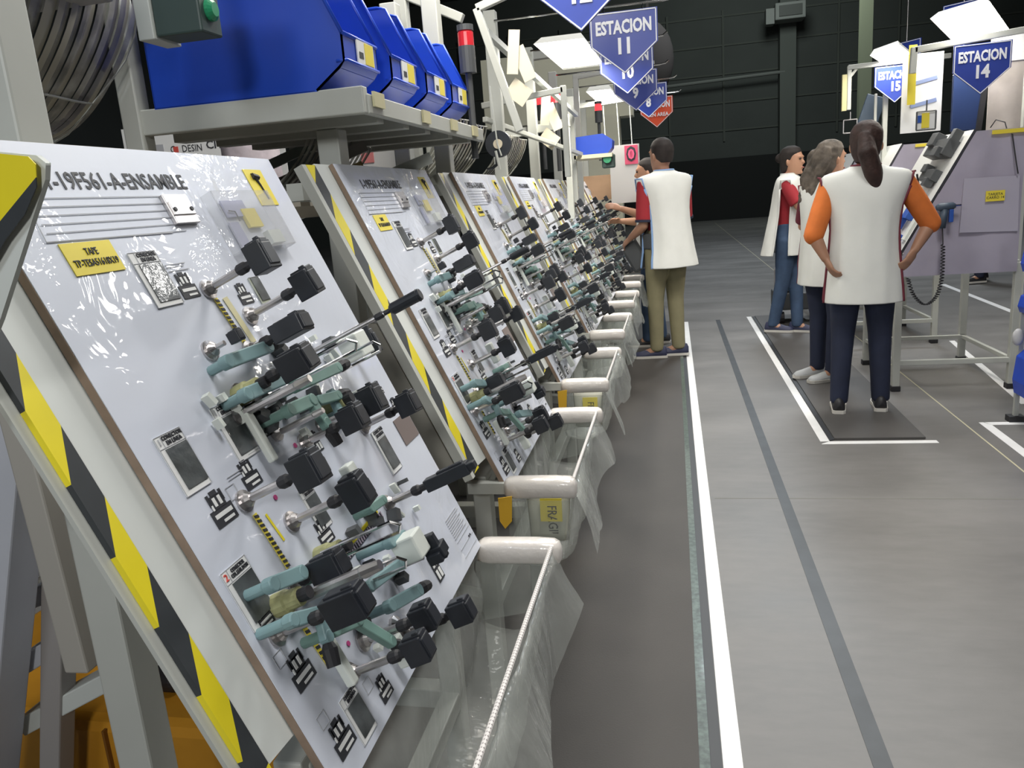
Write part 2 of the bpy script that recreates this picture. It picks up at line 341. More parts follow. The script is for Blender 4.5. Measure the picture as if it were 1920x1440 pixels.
def holder(par, x, y, h, bw, bh, bd, tilt=0, kind='box', off=(0, 0), rod=.006, cap=True, flange=.016):
    """round base flange, steel rod, rubber sleeve and black connector block on top"""
    bw *= .86; bh *= .86; bd *= .9
    ox, oy = off; top = (x+ox, y+oy, h-bd/2)
    m = M()
    m.tube([(x, y, .0), (x, y, .004), (x, y, .005), (x, y, .010), (x, y, .015)], [flange, flange, flange*.62, flange*.70, rod*1.2], 16)
    m.tube([(x, y, .004), (x+ox*.9, y+oy*.9, max(.02, h-bd/2-.012))], rod, 10)
    o = part(m, 'holder_rod', STEEL, par, smooth=False)
    if cap:
        c = M(); a = Vector((x, y, 0)); b = Vector(top); k = (b-a)/b.z if b.z else 0
        z0, z1 = h-bd/2-.030, h-bd/2
        P = lambda z: a+(b-a)*(z/max(.001, top[2]))
        c.tube([P(z0), P(z0+.004), P(z0+.014), P(z0+.018), P(z1)], [rod*1.2, rod*1.5, rod*1.5, rod*1.05, rod*1.05], 10)
        part(c, 'rubber_sleeve', RUB, o)
    R = Matrix.Rotation(tilt, 3, 'Z'); b = M(); C = Vector((x+ox, y+oy, h))
    def bx(c, d, R2=R): b.box(C+R2 @ Vector(c), d, 0, R2)
    if kind == 'box':
        bx((0, 0, 0), (bw, bh, bd)); bx((0, bh*.36, bd*.08), (bw*.62, bh*.42, bd*.9))
        bx((bw*.44, -bh*.1, bd*.1), (bw*.22, bh*.5, bd*.8)); bx((-bw*.2, bh*.54, bd*.3), (bw*.14, bh*.2, bd*.3)); bx((0, 0, bd*.5), (bw*.78, bh*.78, bd*.14))
    elif kind == 'long':
        bx((0, 0, 0), (bw, bh, bd)); bx((0, bh*.5, bd*.12), (bw*.5, bh*.35, bd*.6)); bx((0, 0, bd*.55), (bw*.7, bh*.6, bd*.2)); bx((0, 0, -bd*.58), (bw*.45, bh*.45, bd*.2))
    elif kind == 'tube':
        b.tube([C+Vector((0, 0, -bd/2)), C+Vector((0, 0, -bd*.42)), C+Vector((0, 0, bd*.5))], [bw*.35, bw/2, bw/2], 14)
        b.tube([C+Vector((0, 0, bd*.40)), C+Vector((0, 0, bd*.44))], [bw*.56, bw*.56], 14); b.box(C+Vector((bw*.4, 0, bd*.1)), (bw*.3, bw*.3, bd*.6))
    elif kind == 'ell':
        bx((0, 0, 0), (bw, bh*.6, bd)); bx((-bw*.15, bh*.55, 0), (bw*.45, bh*.8, bd*.8)); bx((-bw*.6, -bh*.15, 0), (bw*.35, bh*.5, bd*.8)); bx((bw*.2, -bh*.4, .0), (bw*.5, bh*.3, bd*.7))
    part(b, 'connector_block', CONN, o, bevel=.0015)
    return o
def clamp(par, pts, wd, mt, z=.045, tip=False, th=.012):
    wd *= .78; m = M()
    for a, b in zip(pts, pts[1:]):
        d = (Vector(b)-Vector(a)).normalized()*wd*.25
        m.bar((a[0]-d.x, a[1]-d.y, z), (b[0]+d.x, b[1]+d.y, z), wd, th, up=(0, 0, 1))
        m.tube([(a[0], a[1], z-th*.62), (a[0], a[1], z+th*.62)], wd*.52, 12)
    e = pts[-1]; m.tube([(e[0], e[1], z-th*.55), (e[0], e[1], z+th*.55)], wd*.5, 12)
    m.tube([(pts[0][0], pts[0][1], 0), (pts[0][0], pts[0][1], z)], .008, 8)
    o = part(m, 'toggle_clamp', mt, par, bevel=.002)
    if tip:
        a, b = Vector(pts[-2]), Vector(pts[-1]); d = (b-a).normalized(); t = M()
        t.tube([(b.x+d.x*wd*.4, b.y+d.y*wd*.4, z), (b.x+d.x*(wd*.4+.008), b.y+d.y*(wd*.4+.008), z), (b.x+d.x*(wd*.4+.03), b.y+d.y*(wd*.4+.03), z)], [.007, .0105, .009], 10)
        part(t, 'rubber_tip', RUB, o)
    return o
def lines(par, name, x0, x1, ys, mt, t=.0008, z=.0016, jitter=0):
    m = M()
    for y in ys:
        xe = x1-(random.random()*jitter)
        m.bar((x0, y, z), (xe, y, z), t, .0006)
    return part(m, name, mt, par)
def hazard_strip(par, a, b, wd, n, mats=(INK, YLAB), name='printed_hazard_line'):
    m = M(); A = Vector((*a, .0016)); B = Vector((*b, .0016)); d = (B-A).normalized(); s = Vector((-d.y, d.x, 0)); L = (B-A).length
    m.bar(A, B, wd, .0008, 1, up=(0, 0, 1))
    st = L/n
    for i in range(n):
        q = A+d*(i+.15)*st+Vector((0, 0, .0006)); e = d*st*.55; k = d*st*.35
        vs = [q-s*wd/2, q-s*wd/2+e, q+s*wd/2+e+k, q+s*wd/2+k]; vs2 = [v+Vector((0, 0, .0006)) for v in vs]
        m.add(vs+vs2, [(3, 2, 1, 0), (4, 5, 6, 7), (0, 1, 5, 4), (1, 2, 6, 5), (2, 3, 7, 6), (3, 0, 4, 7)], 0)
    return part(m, name, list(mats), par)

def make_board(par, first):
    m = M(); m.box((BW/2, -BL/2, -.0065), (BW, BL, .011), 1); m.box((BW/2, -BL/2, -.0002), (BW-.002, BL-.002, .0012), 0)
    part(m, 'board_panel', [WHITE_BOARD, BROWN], par)
    text('1-19F561-A-ENSAMBLE', .0345, INK, Matrix.Translation((.402, -.055, .0012)), par, 'title_lettering', align='RIGHT', fit=.290, bold=.0004, world=False, depth=.0003)
    # ruled table
    m = M()
    for i in range(6): m.bar((.055+.008*(i < 5), -.078-.0115*i, .0016), (.335, -.078-.0115*i, .0016), .0009, .0006)
    m.bar((.06, -.078, .0016), (.055, -.135, .0016), .0009, .0006); m.bar((.055, -.135, .0016), (.30, -.137, .0016), .0012, .0006)
    part(m, 'printed_table', GREYPR, par)
    y = card(par, .070, -.139, .159, -.182, YLAB, 'yellow_label', .0014)
    text('TAPE\nTP-TESA51618X19', .0135, INK, Matrix.Translation((.116, -.160, .0024)), y, world=False, sx=.74, line=1.1)
    y = card(par, .603, -.027, .668, -.100, YLAB, 'yellow_label', .0014)
    m = M(); m.tube([(.630, -.045, .003), (.636, -.060, .003), (.640, -.088, .003)], [.0035, .002, .0015], 6); m.tube([(.622, -.041, .003), (.642, -.044, .003)], [.006, .005], 6); part(m, 'printed_tool_drawing', INK, y)
    m = M(); m.box((.345, -.102, .004), (.060, .048, .007)); m.box((.345, -.102, .008), (.055, .022, .004)); o = part(m, 'hinge_bracket', STEEL, par, bevel=.001)
    m = M()
    for sx in (-.021, .021): m.tube([(.345+sx, -.104, .009), (.345+sx, -.104, .0115)], .0035, 10)
    part(m, 'bolt', RUB, o)
    # clear pocket with paper and parts
    m = M(); m.box((.515, -.134, .022), (.185, .107, .003)); m.box((.4235, -.134, .011), (.003, .107, .022)); m.box((.515, -.1865, .011), (.185, .003, .022)); m.box((.607, -.134, .011), (.003, .107, .022))
    o = part(m, 'clear_pocket', CLEARP, par)
    m = M(); m.box((.50, -.105, .004), (.07, .03, .003), 0); m.box((.535, -.125, .005), (.045, .035, .006), 1); m.box((.47, -.155, .004), (.03, .05, .003), 0); m.box((.575, -.165, .006), (.045, .025, .012), 2); m.tube([(.47, -.11, .008), (.488, -.112, .008), (.487, -.13, .008)], .0012, 6, 3)
    part(m, 'pocket_contents', [mat('lilac_note', (.40, .42, .60), .7), YLAB, NYLON, INK], o)
    # labels and drawings
    photo_label(par, .177, -.161, .058, .082)
    photo_label(par, .037, -.397, .052, .081, num='1')
    photo_label(par, .161, -.394, .053, .083, num='1')
    photo_label(par, .016, -.578, .055, .083, num='2')
    photo_label(par, .083, -.815, .045, .070)
    photo_label(par, .537, -.560, .047, .088)
    photo_label(par, .425, -.228, .032, .048, head=False, thin=True)
    photo_label(par, .243, -.560, .040, .070)
    card(par, .645, -.570, .735-.01, -.625, mat('brown_print', (.20, .16, .15), .6), 'printed_picture', .0014)
    for a in ((.262, -.220, .040), (.243, -.447, .042), (.080, -.512, .046), (.053, -.740, .046), (.055, -.846, .046), (.39, -.252, .036), (.165, -.497, .040), (.250, -.632, .040), (.66, -.50, .030), (.69, -.545, .028), (.185, -.865, .036), (.045, -.655, .03)): icon(par, *a)
    icon(par, .505, -.833, .05, .0, True); icon(par, .36, -.515, .032, 0, True)
    # fine print block at the lower right
    o = lines(par, 'fine_print', .632, .715, [-.795-.0052*i for i in range(9)], GREYPR, .0018, jitter=.03)
    lines(par, 'fine_print', .632, .722, [-.845, -.862, -.880], GREYPR, .0007)
    m = M(); m.tube([(.697, -.860, .0012), (.697, -.860, .002)], .0025, 8); m.tube([(.706, -.860, .0012), (.706, -.860, .002)], .0025, 8); part(m, 'printed_dots', INK, par)
    lines(par, 'fine_print', .185, .225, [-.47, -.474], GREYPR, .001); lines(par, 'fine_print', .12, .16, [-.485, -.489], GREYPR, .001); lines(par, 'fine_print', .24, .30, [-.185, -.189, -.195], GREYPR, .001, jitter=.02)
    m = M()
    for (x, yy) in ((.205, -.455), (.105, -.495), (.02, -.70), (.145, -.83), (.03, -.80)):
        for a, b in (((0, 0), (.02, 0)), ((.02, 0), (.02, -.018)), ((.02, -.018), (0, -.018)), ((0, -.018), (0, 0))): m.bar((x+a[0], yy+a[1], .0016), (x+b[0], yy+b[1], .0016), .0007, .0006)
    part(m, 'printed_tick_boxes', GREYPR, par)
    hazard_strip(par, (.311, -.248), (.322, -.336), .009, 12); hazard_strip(par, (.131, -.545), (.136, -.632), .009, 12); hazard_strip(par, (.10, -.70), (.105, -.77), .009, 8)
    m = M(); m.bar((.335, -.25, .0016), (.345, -.33, .0016), .014, .0006); part(m, 'printed_cable_line', mat('pale_yellow_print', (.62, .58, .36), .6), par)
    m = M(); m.bar((.152, -.555, .0016), (.158, -.60, .0016), .004, .0006); part(m, 'printed_cable_line', YEL, par); m = M(); m.bar((.264, -.678, .002), (.418, -.672, .002), .006, .001); part(m, 'printed_cable_line', YEL, par)
    m = M(); m.bar((.27, -.688, .002), (.425, -.682, .002), .010, .001, 0)
    for i in range(20): m.box((.275+i*.0078, -.6865+.0003*i, .003), (.0028, .010, .001), 1)
    part(m, 'printed_cable_scale', [INK, mat('mauve_print', (.40, .33, .42), .6)], par)
    m = M()
    for (x, yy) in ((.19, -.545), (.30, -.50), (.165, -.775)): m.tube([(x, yy, .001), (x, yy, .0022)], .004, 10)
    part(m, 'red_dot_sticker', mat('magenta_dot', (.50, .06, .22), .6), par)
    # connector holders: (x, y, height, block w, h, d, kind, offset)
    for a in ((.305, -.232, .106, .040, .052, .034), (.372, -.289, .116, .040, .050, .036), (.322, -.340, .082, .042, .034, .060), (.240, -.392, .108, .046, .044, .050),
              (.326, -.505, .096, .040, .046, .038), (.398, -.498, .104, .040, .052, .036), (.524, -.541, .100, .040, .046, .036), (.126, -.523, .110, .042, .052, .040),
              (.193, -.587, .116, .042, .054, .036), (.130, -.653, .060, .040, .042, .050), (.048, -.684, .112, .042, .046, .058), (.196, -.792, .110, .036, .044, .034), (.304, -.848, .108, .038, .042, .038), (.134, -.805, .114, .036, .044, .036)):
        holder(par, *a, tilt=random.uniform(-.12, .12))
    holder(par, .462, -.677, .128, .026, .026, .095, kind='long')
    holder(par, .362, -.760, .092, .034, .040, .034, kind='ell', tilt=.1, cap=False)
    holder(par, .462, -.382, .200, .024, .024, .068, kind='tube', rod=.004, off=(.03, .0))
    holder(par, .631, -.413, .050, .020, .055, .022, kind='long', cap=False, rod=.004)
    holder(par, .230, -.27-.05, .05, .018, .02, .02, cap=False, rod=.004)
    # long bare rods
    for (x, y, h, r, fl) in ((.096, -.668, .150, .008, .014), (.21, -.42, .13, .006, .014), (.29, -.865+.04, .06, .006, .016), (.27, -.47, .09, .005, .012)):
        m = M(); m.tube([(x, y, 0), (x, y, .006), (x, y, .012)], [fl, fl, r], 12); m.tube([(x, y, .01), (x, y, h*.8), (x, y, h*.82), (x, y, h)], [r, r, r*1.15, r*.9], 10); part(m, 'guide_rod', STEEL, par)
    # u-shaped wire forks
    for (x, y, z, L) in ((.19, -.655, .05, .15), (.19, -.705, .05, .12), (.33, -.405, .06, .15), (.50, -.425, .05, .10)):
        m = M(); m.tube([(x, y+.010, .02), (x, y+.010, z+L*.6), (x+.004, y, z+L*.66), (x+.008, y-.010, z+L*.6), (x+.008, y-.010, .02)], .0026, 6); part(m, 'wire_fork', CHROME, par)
    # toggle clamps in teal
    C = clamp
    C(par, [(.208, -.347), (.323, -.348)], .026, TEAL, .030, True); C(par, [(.193, -.399), (.317, -.402)], .026, TEAL, .04); C(par, [(.305, -.421), (.452, -.426)], .024, TEALG, .05, True)
    C(par, [(.252, -.447), (.321, -.451), (.326, -.493)], .026, TEALG, .05, True); C(par, [(.367, -.458), (.432, -.467)], .022, TEALG, .035, True); C(par, [(.420, -.494), (.428, -.46)], .022, TEAL, .03)
    C(par, [(.037, -.620), (.099, -.637)], .026, TEAL, .04); C(par, [(.153, -.663), (.208, -.679)], .024, TEALG, .03); C(par, [(.189, -.718), (.296, -.737)], .022, TEAL, .06, True)
    C(par, [(.022, -.667), (.078, -.690), (.065, -.718)], .024, TEAL, .05, True); C(par, [(.084, -.721), (.137, -.739), (.183, -.803)], .022, TEALG, .05, True); C(par, [(.234, -.772), (.329, -.799)], .026, TEAL, .045, True)
    C(par, [(.30, -.70), (.345, -.712)], .026, TEAL, .06); C(par, [(.35, -.65), (.40, -.655)], .02, TEALG, .03)
    for (x, y, z, w, h, d) in ((.324, -.726, .075, .042, .042, .042), (.546, -.408, .055, .050, .046, .040), (.24, -.845, .02, .02, .05, .02), (.11, -.775, .016, .016, .07, .014), (.21, -.46, .016, .014, .08, .012), (.37, -.60, .02, .03, .06, .018)):
        part(M().box((x, y, z), (w, h, d)), 'white_guide_block', NYLON, par, bevel=.003)
    for (x, y) in ((.076, -.658), (.21, -.655), (.235, -.395), (.44, -.48)):
        m = M(); m.tube([(x, y, .0), (x, y, .02), (x, y, .022), (x, y, .040)], [.016, .016, .013, .013], 14); o = part(m, 'cable_spool', OLIVE, par)
        m = M(); m.tube([(x, y, .038), (x, y, .055)], .009, 12); part(m, 'rubber_cap', RUB, o)
    # small loose terminals in the crowded middle
    m = M()
    for i in range(26):
        x = random.uniform(.20, .62); y = random.choice((random.uniform(-.49, -.35), random.uniform(-.80, -.66))); m.box((x*.9, y, .012), (random.uniform(.006, .018), random.uniform(.006, .022), .02), 0, Matrix.Rotation(random.random()*3, 3, 'Z'))
    o = part(m, 'small_terminals', GREYD, par); o['kind'] = 'stuff'
    m = M()
    for i in range(22):
        x = random.uniform(.16, .62); y = random.choice((random.uniform(-.50, -.35), random.uniform(-.82, -.64))); m.box((x*.9, y, .010), (random.uniform(.005, .010), random.uniform(.008, .02), .012), 0, Matrix.Rotation(random.random()*.6, 3, 'Z'))
    o = part(m, 'small_spacers', NYLON, par); o['kind'] = 'stuff'

BY = [.76, 1.80, 2.85, 3.91, 4.98, 6.05, 7.12]
BLAB = ['large sloping assembly board nearest the viewer, with its title lettering readable',
        'sloping assembly board second from the viewer, behind the first brown cardboard gap',
        'sloping assembly board third from the viewer, glare across its top',
        'sloping assembly board fourth from the viewer, right of the hanging black tape reel',
        'sloping assembly board fifth from the viewer, bluish top sheet',
        'sloping assembly board sixth from the viewer, just before the workers\' hands',
        'sloping assembly board last in the row, beside the two workers']
b0 = board_empty(BY[0], BLAB[0], 'sloping assembly boards'); make_board(b0, True)
for i in range(1, 7):
    c = copy_tree(b0); c.location = (BX, BY[i], BZ); c['label'] = BLAB[i]

# ------------------------------------------------ station frames with hazard-taped support panels
Uv = Vector((-.4043, 0, .9146)); Nv = Vector((.9146, 0, .4043)); P0 = Vector((BX, 0, BZ))
def onb(y, d, off=0): return P0+Vector((0, y, 0))-Uv*d+Nv*off
def hazard_poly(par, y_fn0, y_fn1, d0, d1, off, n, mb, name):
    pass
def station(i, y0):
    lab = ['white station frame with yellow and black taped edge, behind the nearest board', 'cream station frame under the blue bin shelf, second from the viewer', 'cream station frame third from the viewer', 'cream station frame fourth from the viewer',
           'cream station frame fifth from the viewer', 'cream station frame sixth from the viewer', 'cream station frame at the far end of the row'][i]
    t = thing('station_frame', (-.85, y0, 0), lab, 'workstation', 'station frames')
    # rear posts, feet, rails
    for yy, hh in ((y0+.19, 1.9 if i == 0 else (1.56 if i == 1 else 2.262)), (y0+.66, 1.40)):
        M().box((-.855, yy, hh/2), (.06, .06, hh)).build('post', CREAM, t, bevel=.004)
    for yy in (y0+.06, y0+.70):
        M().bar((-.855, yy if yy > y0+.3 else y0+.19, .30), (-.50, yy, .30), .045).build('base_rail', CREAM, t, bevel=.003)
        M().bar((-.50, yy, .0), (-.50, yy, .66), .045).build('front_leg', CREAM, t, bevel=.003)
    for a_, b_ in (((-.855, y0+.19, .12), (-.855, y0+.66, .12)), ((-.50, y0+.06, .30), (-.50, y0+.70, .30)), ((-.50, y0+.02, .655), (-.50, y0+.74, .655))): M().bar(a_, b_, .04).build('base_rail', CREAM, t, bevel=.003)
    # support panel parallel to the board, just behind it
    a, w_ = (-.087, .030) if i == 0 else (-.118, .046); off = -.0135
    m = M(); m.prism(onb(y0+a+w_, 0, off), (0, 1, 0), -Uv, [(0, -.004), (.74, -.004), (.74, .80), (.16-w_, .80), (0, .79)], .011)
    m.build('support_panel', PANEL2, t)
    tp = M(); st = .0895; D = .795; o0 = onb(y0+a, 0, off+.0008)
    for k in range(-2, 11):
        e0 = -.018+k*st; ds = [(0, e0+.062), (w_, e0), (w_, e0+st), (0, e0+st+.062)]
        ds = [(x, min(max(d, 0), D)) for x, d in ds]
        if abs(ds[3][1]-ds[0][1])+abs(ds[2][1]-ds[1][1]) < 1e-4: continue
        pts = [o0+Vector((0, x, 0))-Uv*d for x, d in ds]; q = [p-Nv*.010 for p in pts]
        tp.add(pts+q, [(0, 1, 2, 3), (7, 6, 5, 4), (0, 3, 7, 4), (1, 5, 6, 2), (0, 4, 5, 1), (3, 2, 6, 7)], (k+1) % 2)
    tp.build('hazard_tape', [YEL, BLK], t)
    ew = .006 if i == 0 else .022
    m = M(); m.bar(onb(y0+a-ew/2-.001, 0, off-.01), onb(y0+a-ew/2-.001, .80, off-.01), ew, .02, up=(0, 1, 0)); m.build('edge_rail', CREAM, t)
    if i > 0:
        pl = M(); pl.prism((0, y0+a-.012, 0), (1, 0, 0), (0, 0, 1), [(-.665, 1.10), (-.505, .74), (-.80, .74), (-.93, .98), (-.93, 1.10)], -.006); pl.build('side_plate', mat('grey_side_plate', (.36, .35, .31), .6), t)
    # top cross rail
    M().bar((-.86, y0-.05, 1.405), (-.86, y0+.72, 1.405), .04).build('top_rail', CREAM, t)
    return t
for i, y0 in enumerate(BY): station(i, y0)

# ------------------------------------------------ padded arms, marked rods and film troughs at the foot of every board
def arm(y, z, r, lab):
    t = thing('padded_arm', (-.42, y, z), lab, 'padded arm', 'film wrapped arms below the boards')
    m = M(); pts = [(-.425, y, z), (-.415, y, z), (-.40, y, z), (-.30, y, z+.001), (-.262, y, z), (-.252, y, z-.002), (-.246, y, z-.003)]
    rings = []
    for k, p in enumerate(pts):
        rr = r*(.75, .95, 1, 1.0, .97, .85, .45)[k]
        rings.append([(p[0], p[1]+rr*math.copysign(abs(math.cos(q))**.7, math.cos(q)), p[2]+rr*math.copysign(abs(math.sin(q))**.7, math.sin(q))) for q in [2*PI*j/16 for j in range(16)]])
    m.loft(rings).build('foam_sleeve', PAD, t, smooth=True)
    M().bar((-.52, y, z), (-.41, y, z), .028).build('arm_bar', CREAM, t)
    return t
names = ['nearest', 'second nearest', 'third nearest', 'fourth nearest', 'fifth nearest', 'sixth nearest', 'seventh nearest', 'eighth nearest', 'ninth nearest', 'tenth nearest', 'eleventh nearest', 'twelfth nearest', 'thirteenth nearest', 'fourteenth nearest']
k = 0
for i, y0 in enumerate(BY):
    for e in (0, 1):
        y = y0+(-.0 if e == 0 else .745)
        if i == 0 and e == 0: y = .70; 
        lab = ('white padded arm below the boards, %s of the row in view' % names[k-1]) if k else 'white padded arm below the near corner of the nearest board'
        arm(y, .655 if e == 0 else .625, .027, lab); k += 1
def trough(i, y0):
    ya, yb = y0+.01, y0+.735
    lab = ['clear plastic film trough hung under the nearest board', 'clear plastic film trough holding the white FRA labelled bag', 'third clear plastic film trough from the viewer', 'fourth clear plastic film trough from the viewer', 'fifth clear plastic film trough from the viewer', 'sixth clear plastic film trough from the viewer', 'farthest clear plastic film trough in the row'][i]
    t = thing('film_trough', (-.3, ya, .3), lab, 'plastic film trough', 'clear film troughs below the boards')
    rnd = random.Random(i+3); NY, NP = 34, 22; m = M(); rings = []
    for a in range(NY+1):
        f = a/NY; y = ya+(yb-ya)*f; ring = []
        sag = .10+.10*math.sin(PI*f)+.015*math.sin(9*f+i)
        for b in range(NP+1):
            g = b/NP
            # from board foot, down, across the bottom, up to the rod, then over and hanging outside
            if g < .3: x = -.435+.02*math.sin(PI*g/.3); z = .61-(g/.3)*(sag+.04)
            elif g < .5: q = (g-.3)/.2; x = -.435+q*.14; z = .61-(sag+.04)-.02*math.sin(PI*q)
            elif g < .75: q = (g-.5)/.25; x = -.295+q*.03; z = (.57-sag)+q*(.648-(.57-sag))
            else: q = (g-.75)/.25; x = -.265+q*(.045+.02*math.sin(7*f+i)); z = .648-q*(.135+.045*math.sin(5*f+1+i*1.7)**2+.03*(1-f))
            nn = noise.noise(Vector((x*9, y*7+i*5, z*6)))*.016+noise.noise(Vector((x*25, y*26+i*5, z*5)))*.007
            ring.append((x+nn*(0 if abs(g-.75) < .02 or b == 0 else 1), y+nn*.3, z+nn*.3))
        rings.append(ring)
    m.loft(rings, cap=False, closed=False).build('film', FILM, t, smooth=True)
    for y in (ya+.012, yb-.012):
        e = M(); e.prism((0, y, 0), (1, 0, 0), (0, 0, 1), [(-.43, .61), (-.30, .61), (-.272, .61), (-.29, .50), (-.43, .47)], .0004); e.build('end_film', FILM, t)
    # marked rod along the outer lip
    m = M(); m.tube([(-.265, ya+.01, .648), (-.265, yb, .642)], .0045, 10, 0)
    nmk = 90
    for q in range(nmk):
        y = ya+.01+(yb-ya-.01)*(q+.5)/nmk; m.tube([(-.265, y-.0013, .648-.006*q/nmk), (-.265, y+.0013, .648-.006*q/nmk)], .0046, 8, 1)
    m.build('marked_rod', [ROPE, mat('rod_marks', (.30, .27, .26), .5)], t)['label'] = 'pale rod with ruler marks'
for i, y0 in enumerate(BY): trough(i, y0)
# white bag with yellow label in the second trough
def fra_bag(y, lab):
    t = thing('paper_bag', (-.36, y, .42), lab, 'bag')
    rings = []
    for k in range(7):
        f = k/6; z = .455+.135*f; wx = .050+.008*f; wy = .012+.02*math.sin(PI*f)*.5
        rings.append([(-.345+wx*math.cos(q)*(1 if abs(math.cos(q)) < .99 else 1.04), y+wy*math.sin(q)+.02*f, z+.012*abs(math.cos(q))*(f == 1)) for q in [2*PI*j/16 for j in range(16)]])
    M().loft(rings).build('bag_body', mat('white_bag', (.60, .60, .52), .7), t, smooth=True)
    M().box((-.335, y-.012, .545), (.058, .004, .062), 0, Matrix.Rotation(-.12, 3, 'X')).build('yellow_label', YLAB, t)
    text('FRAGIL', .036, INK, frame((-.333, y-.016, .515), (0, .1, -1), (1, 0, 0)), t, sx=.8)
fra_bag(1.93, 'white bag with yellow FRAGIL label inside the second film trough')
fra_bag(2.98, 'small white bag with yellow label inside the third film trough')
# yellow labels on frames by the arms
for yy, lb in ((1.78, 'folded yellow and black tag below the second padded arm'), (2.835, 'folded yellow tag below the fourth padded arm')):
    o = M().prism((-.435, yy-.028, .585), (1, 0, 0), (0, 0, 1), [(0, .06), (.035, .065), (.03, 0), (.012, -.02), (0, .0)], .003).build('warning_tag', mat('amber_tag', (.72, .42, .03), .5), None); tag(o, lb, 'tag')

# ------------------------------------------------ near left corner: taped side cover of the station beside the viewer
t = thing('side_cover', (-.6, .62, 1.2), 'white side cover with yellow and black taped corner at the left frame edge', 'cover panel')
P = [(-.80, 1.435), (-.61, 1.430), (-.543, 1.419), (-.535, 1.412), (-.539, 1.398), (-.618, 1.277), (-.75, 1.10), (-.85, 1.10)]
M().prism((0, .62, 0), (1, 0, 0), (0, 0, 1), P, -.006).build('cover_sheet', OFFW, t, bevel=.002)
M().prism((0, .6125, 0), (1, 0, 0), (0, 0, 1), [(-.80, 1.434), (-.61, 1.429), (-.545, 1.418), (-.539, 1.411), (-.541, 1.400), (-.592, 1.362), (-.80, 1.22)], -.001).build('yellow_tape', YEL, t)
M().prism((0, .6120, 0), (1, 0, 0), (0, 0, 1), [(-.541, 1.400), (-.5425, 1.392), (-.560, 1.370), (-.585, 1.350), (-.625, 1.31), (-.80, 1.14), (-.80, 1.22), (-.592, 1.362)], -.0012).build('black_tape', BLK, t)

# ------------------------------------------------ shelf with blue bins above the second board
t = thing('bin_shelf', (-.98, 1.8, 1.57), 'grey-white steel shelf carrying the four blue bins above the boards', 'shelf')
m = M(); m.box((-.985, 1.815, 1.600), (.60, .03, .060)); m.build('side_rail', CREAM, t, bevel=.003)
m = M(); m.box((-.69, 2.40, 1.592), (.02, 1.16, .045)); m.build('front_rail', CREAM, t, bevel=.003)
m = M(); m.box((-.985, 2.40, 1.600), (.60, 1.15, .012)); m.build('deck', mat('grey_deck', (.42, .42, .42), .5), t)
m = M()
for yy in (1.95, 2.15, 2.35, 2.6, 2.85): m.box((-.985, yy, 1.578), (.56, .05, .035))
m.build('under_rib', CREAM, t)
for yy in (1.815, 2.95): M().box((-1.285, yy, 1.0), (.05, .05, 2.0)).build('post', CREAM, t, bevel=.004)
for (y, z) in ((1.82, 1.607), (2.2, 1.60), (2.5, 1.60), (2.78, 1.6)):
    M().box((-.676, y+.055, z-.003), (.006, .07, .034)).build('shelf_tag_holder', mat('yellowed_tag', (.62, .58, .36), .5), t)
def bin_(x, y, z, w_, lab, yaw=0):
    t = thing('storage_bin', (x, y, z), lab, 'storage bin', 'blue storage bins on the shelf')
    D = .50; th = .004
    prof = [(-D, 0), (-.075, 0), (-.012, .045), (0, .060), (0, .120), (-.075, .285), (-D, .285)]   # side outline, x back to front
    m = M()
    for s in (0, w_-th): m.prism((x, y+s+th, z), (1, 0, 0), (0, 0, 1), prof, th)
    m.box((x-D/2-.04, y+w_/2, z+th/2), (D-.08, w_, th)); m.box((x-D+th/2, y+w_/2, z+.1425), (th, w_, .285))
    m.prism((x, y+w_, z), (1, 0, 0), (0, 0, 1), [(-.075, 0), (-.012, .045), (-.012-.004, .05), (-.078, .005)], w_)
    m.prism((x, y+w_, z), (1, 0, 0), (0, 0, 1), [(-.012, .045), (0, .060), (0, .120), (-.004, .120), (-.004, .06), (-.016, .05)], w_)
    m.build('bin_body', BLUEBIN, t, bevel=.0015)
    r = M()
    for s in (0, w_):
        r.tube([(x, y+s, z+.120), (x-.075, y+s, z+.285), (x-.10, y+s, z+.290), (x-D, y+s, z+.287)], .005, 6)
    r.tube([(x, y, z+.120), (x, y+w_, z+.120)], .005, 6); r.tube([(x-D, y, z+.287), (x-D, y+w_, z+.287)], .005, 6)
    r.tube([(x-.02, y, z+.06), (x+.003, y+.003, z+.062), (x+.003, y+w_-.003, z+.062)], .004, 6)
    r.build('rim', BLUEBIN, t, smooth=True)
    l = M(); l.box((x+.003, y+w_*.60, z+.092), (.003, w_*.50, .056), 0); l.box((x+.0048, y+w_*.70, z+.092), (.001, w_*.26, .048), 1); l.box((x+.0048, y+w_*.46, z+.085), (.001, w_*.12, .014), 2)
    l.build('bin_label', [PAPER, YLAB, INK], t)
    return t
for (y, lab) in ((1.80, 'blue storage bin nearest the viewer, its long side filling the top left'), (2.125, 'second blue storage bin from the viewer'), (2.44, 'third blue storage bin from the viewer'), (2.73, 'fourth and farthest blue storage bin on the near shelf')):
    bin_(-.72, y, 1.627, .215, lab)
# button box
t = thing('button_box', (-.95, 1.5, 1.74), 'dark push-button box with a green button in front of the blue bin', 'button box')
M().box((-.925, 1.52, 1.775), (.10, .075, .13)).build('housing', DKBOX, t, bevel=.004)
M().box((-.992, 1.52, 1.778), (.034, .09, .145)).build('mounting_plate', OFFW, t, bevel=.002)
m = M(); m.tube([(-.876, 1.52, 1.755), (-.868, 1.52, 1.755), (-.862, 1.52, 1.755)], [.021, .021, .013], 18); m.build('green_button', GREENB, t)
M().bar((-1.0, 1.52, 1.80), (-1.0, 1.52, 2.3), .03).build('bracket', CREAM, t)

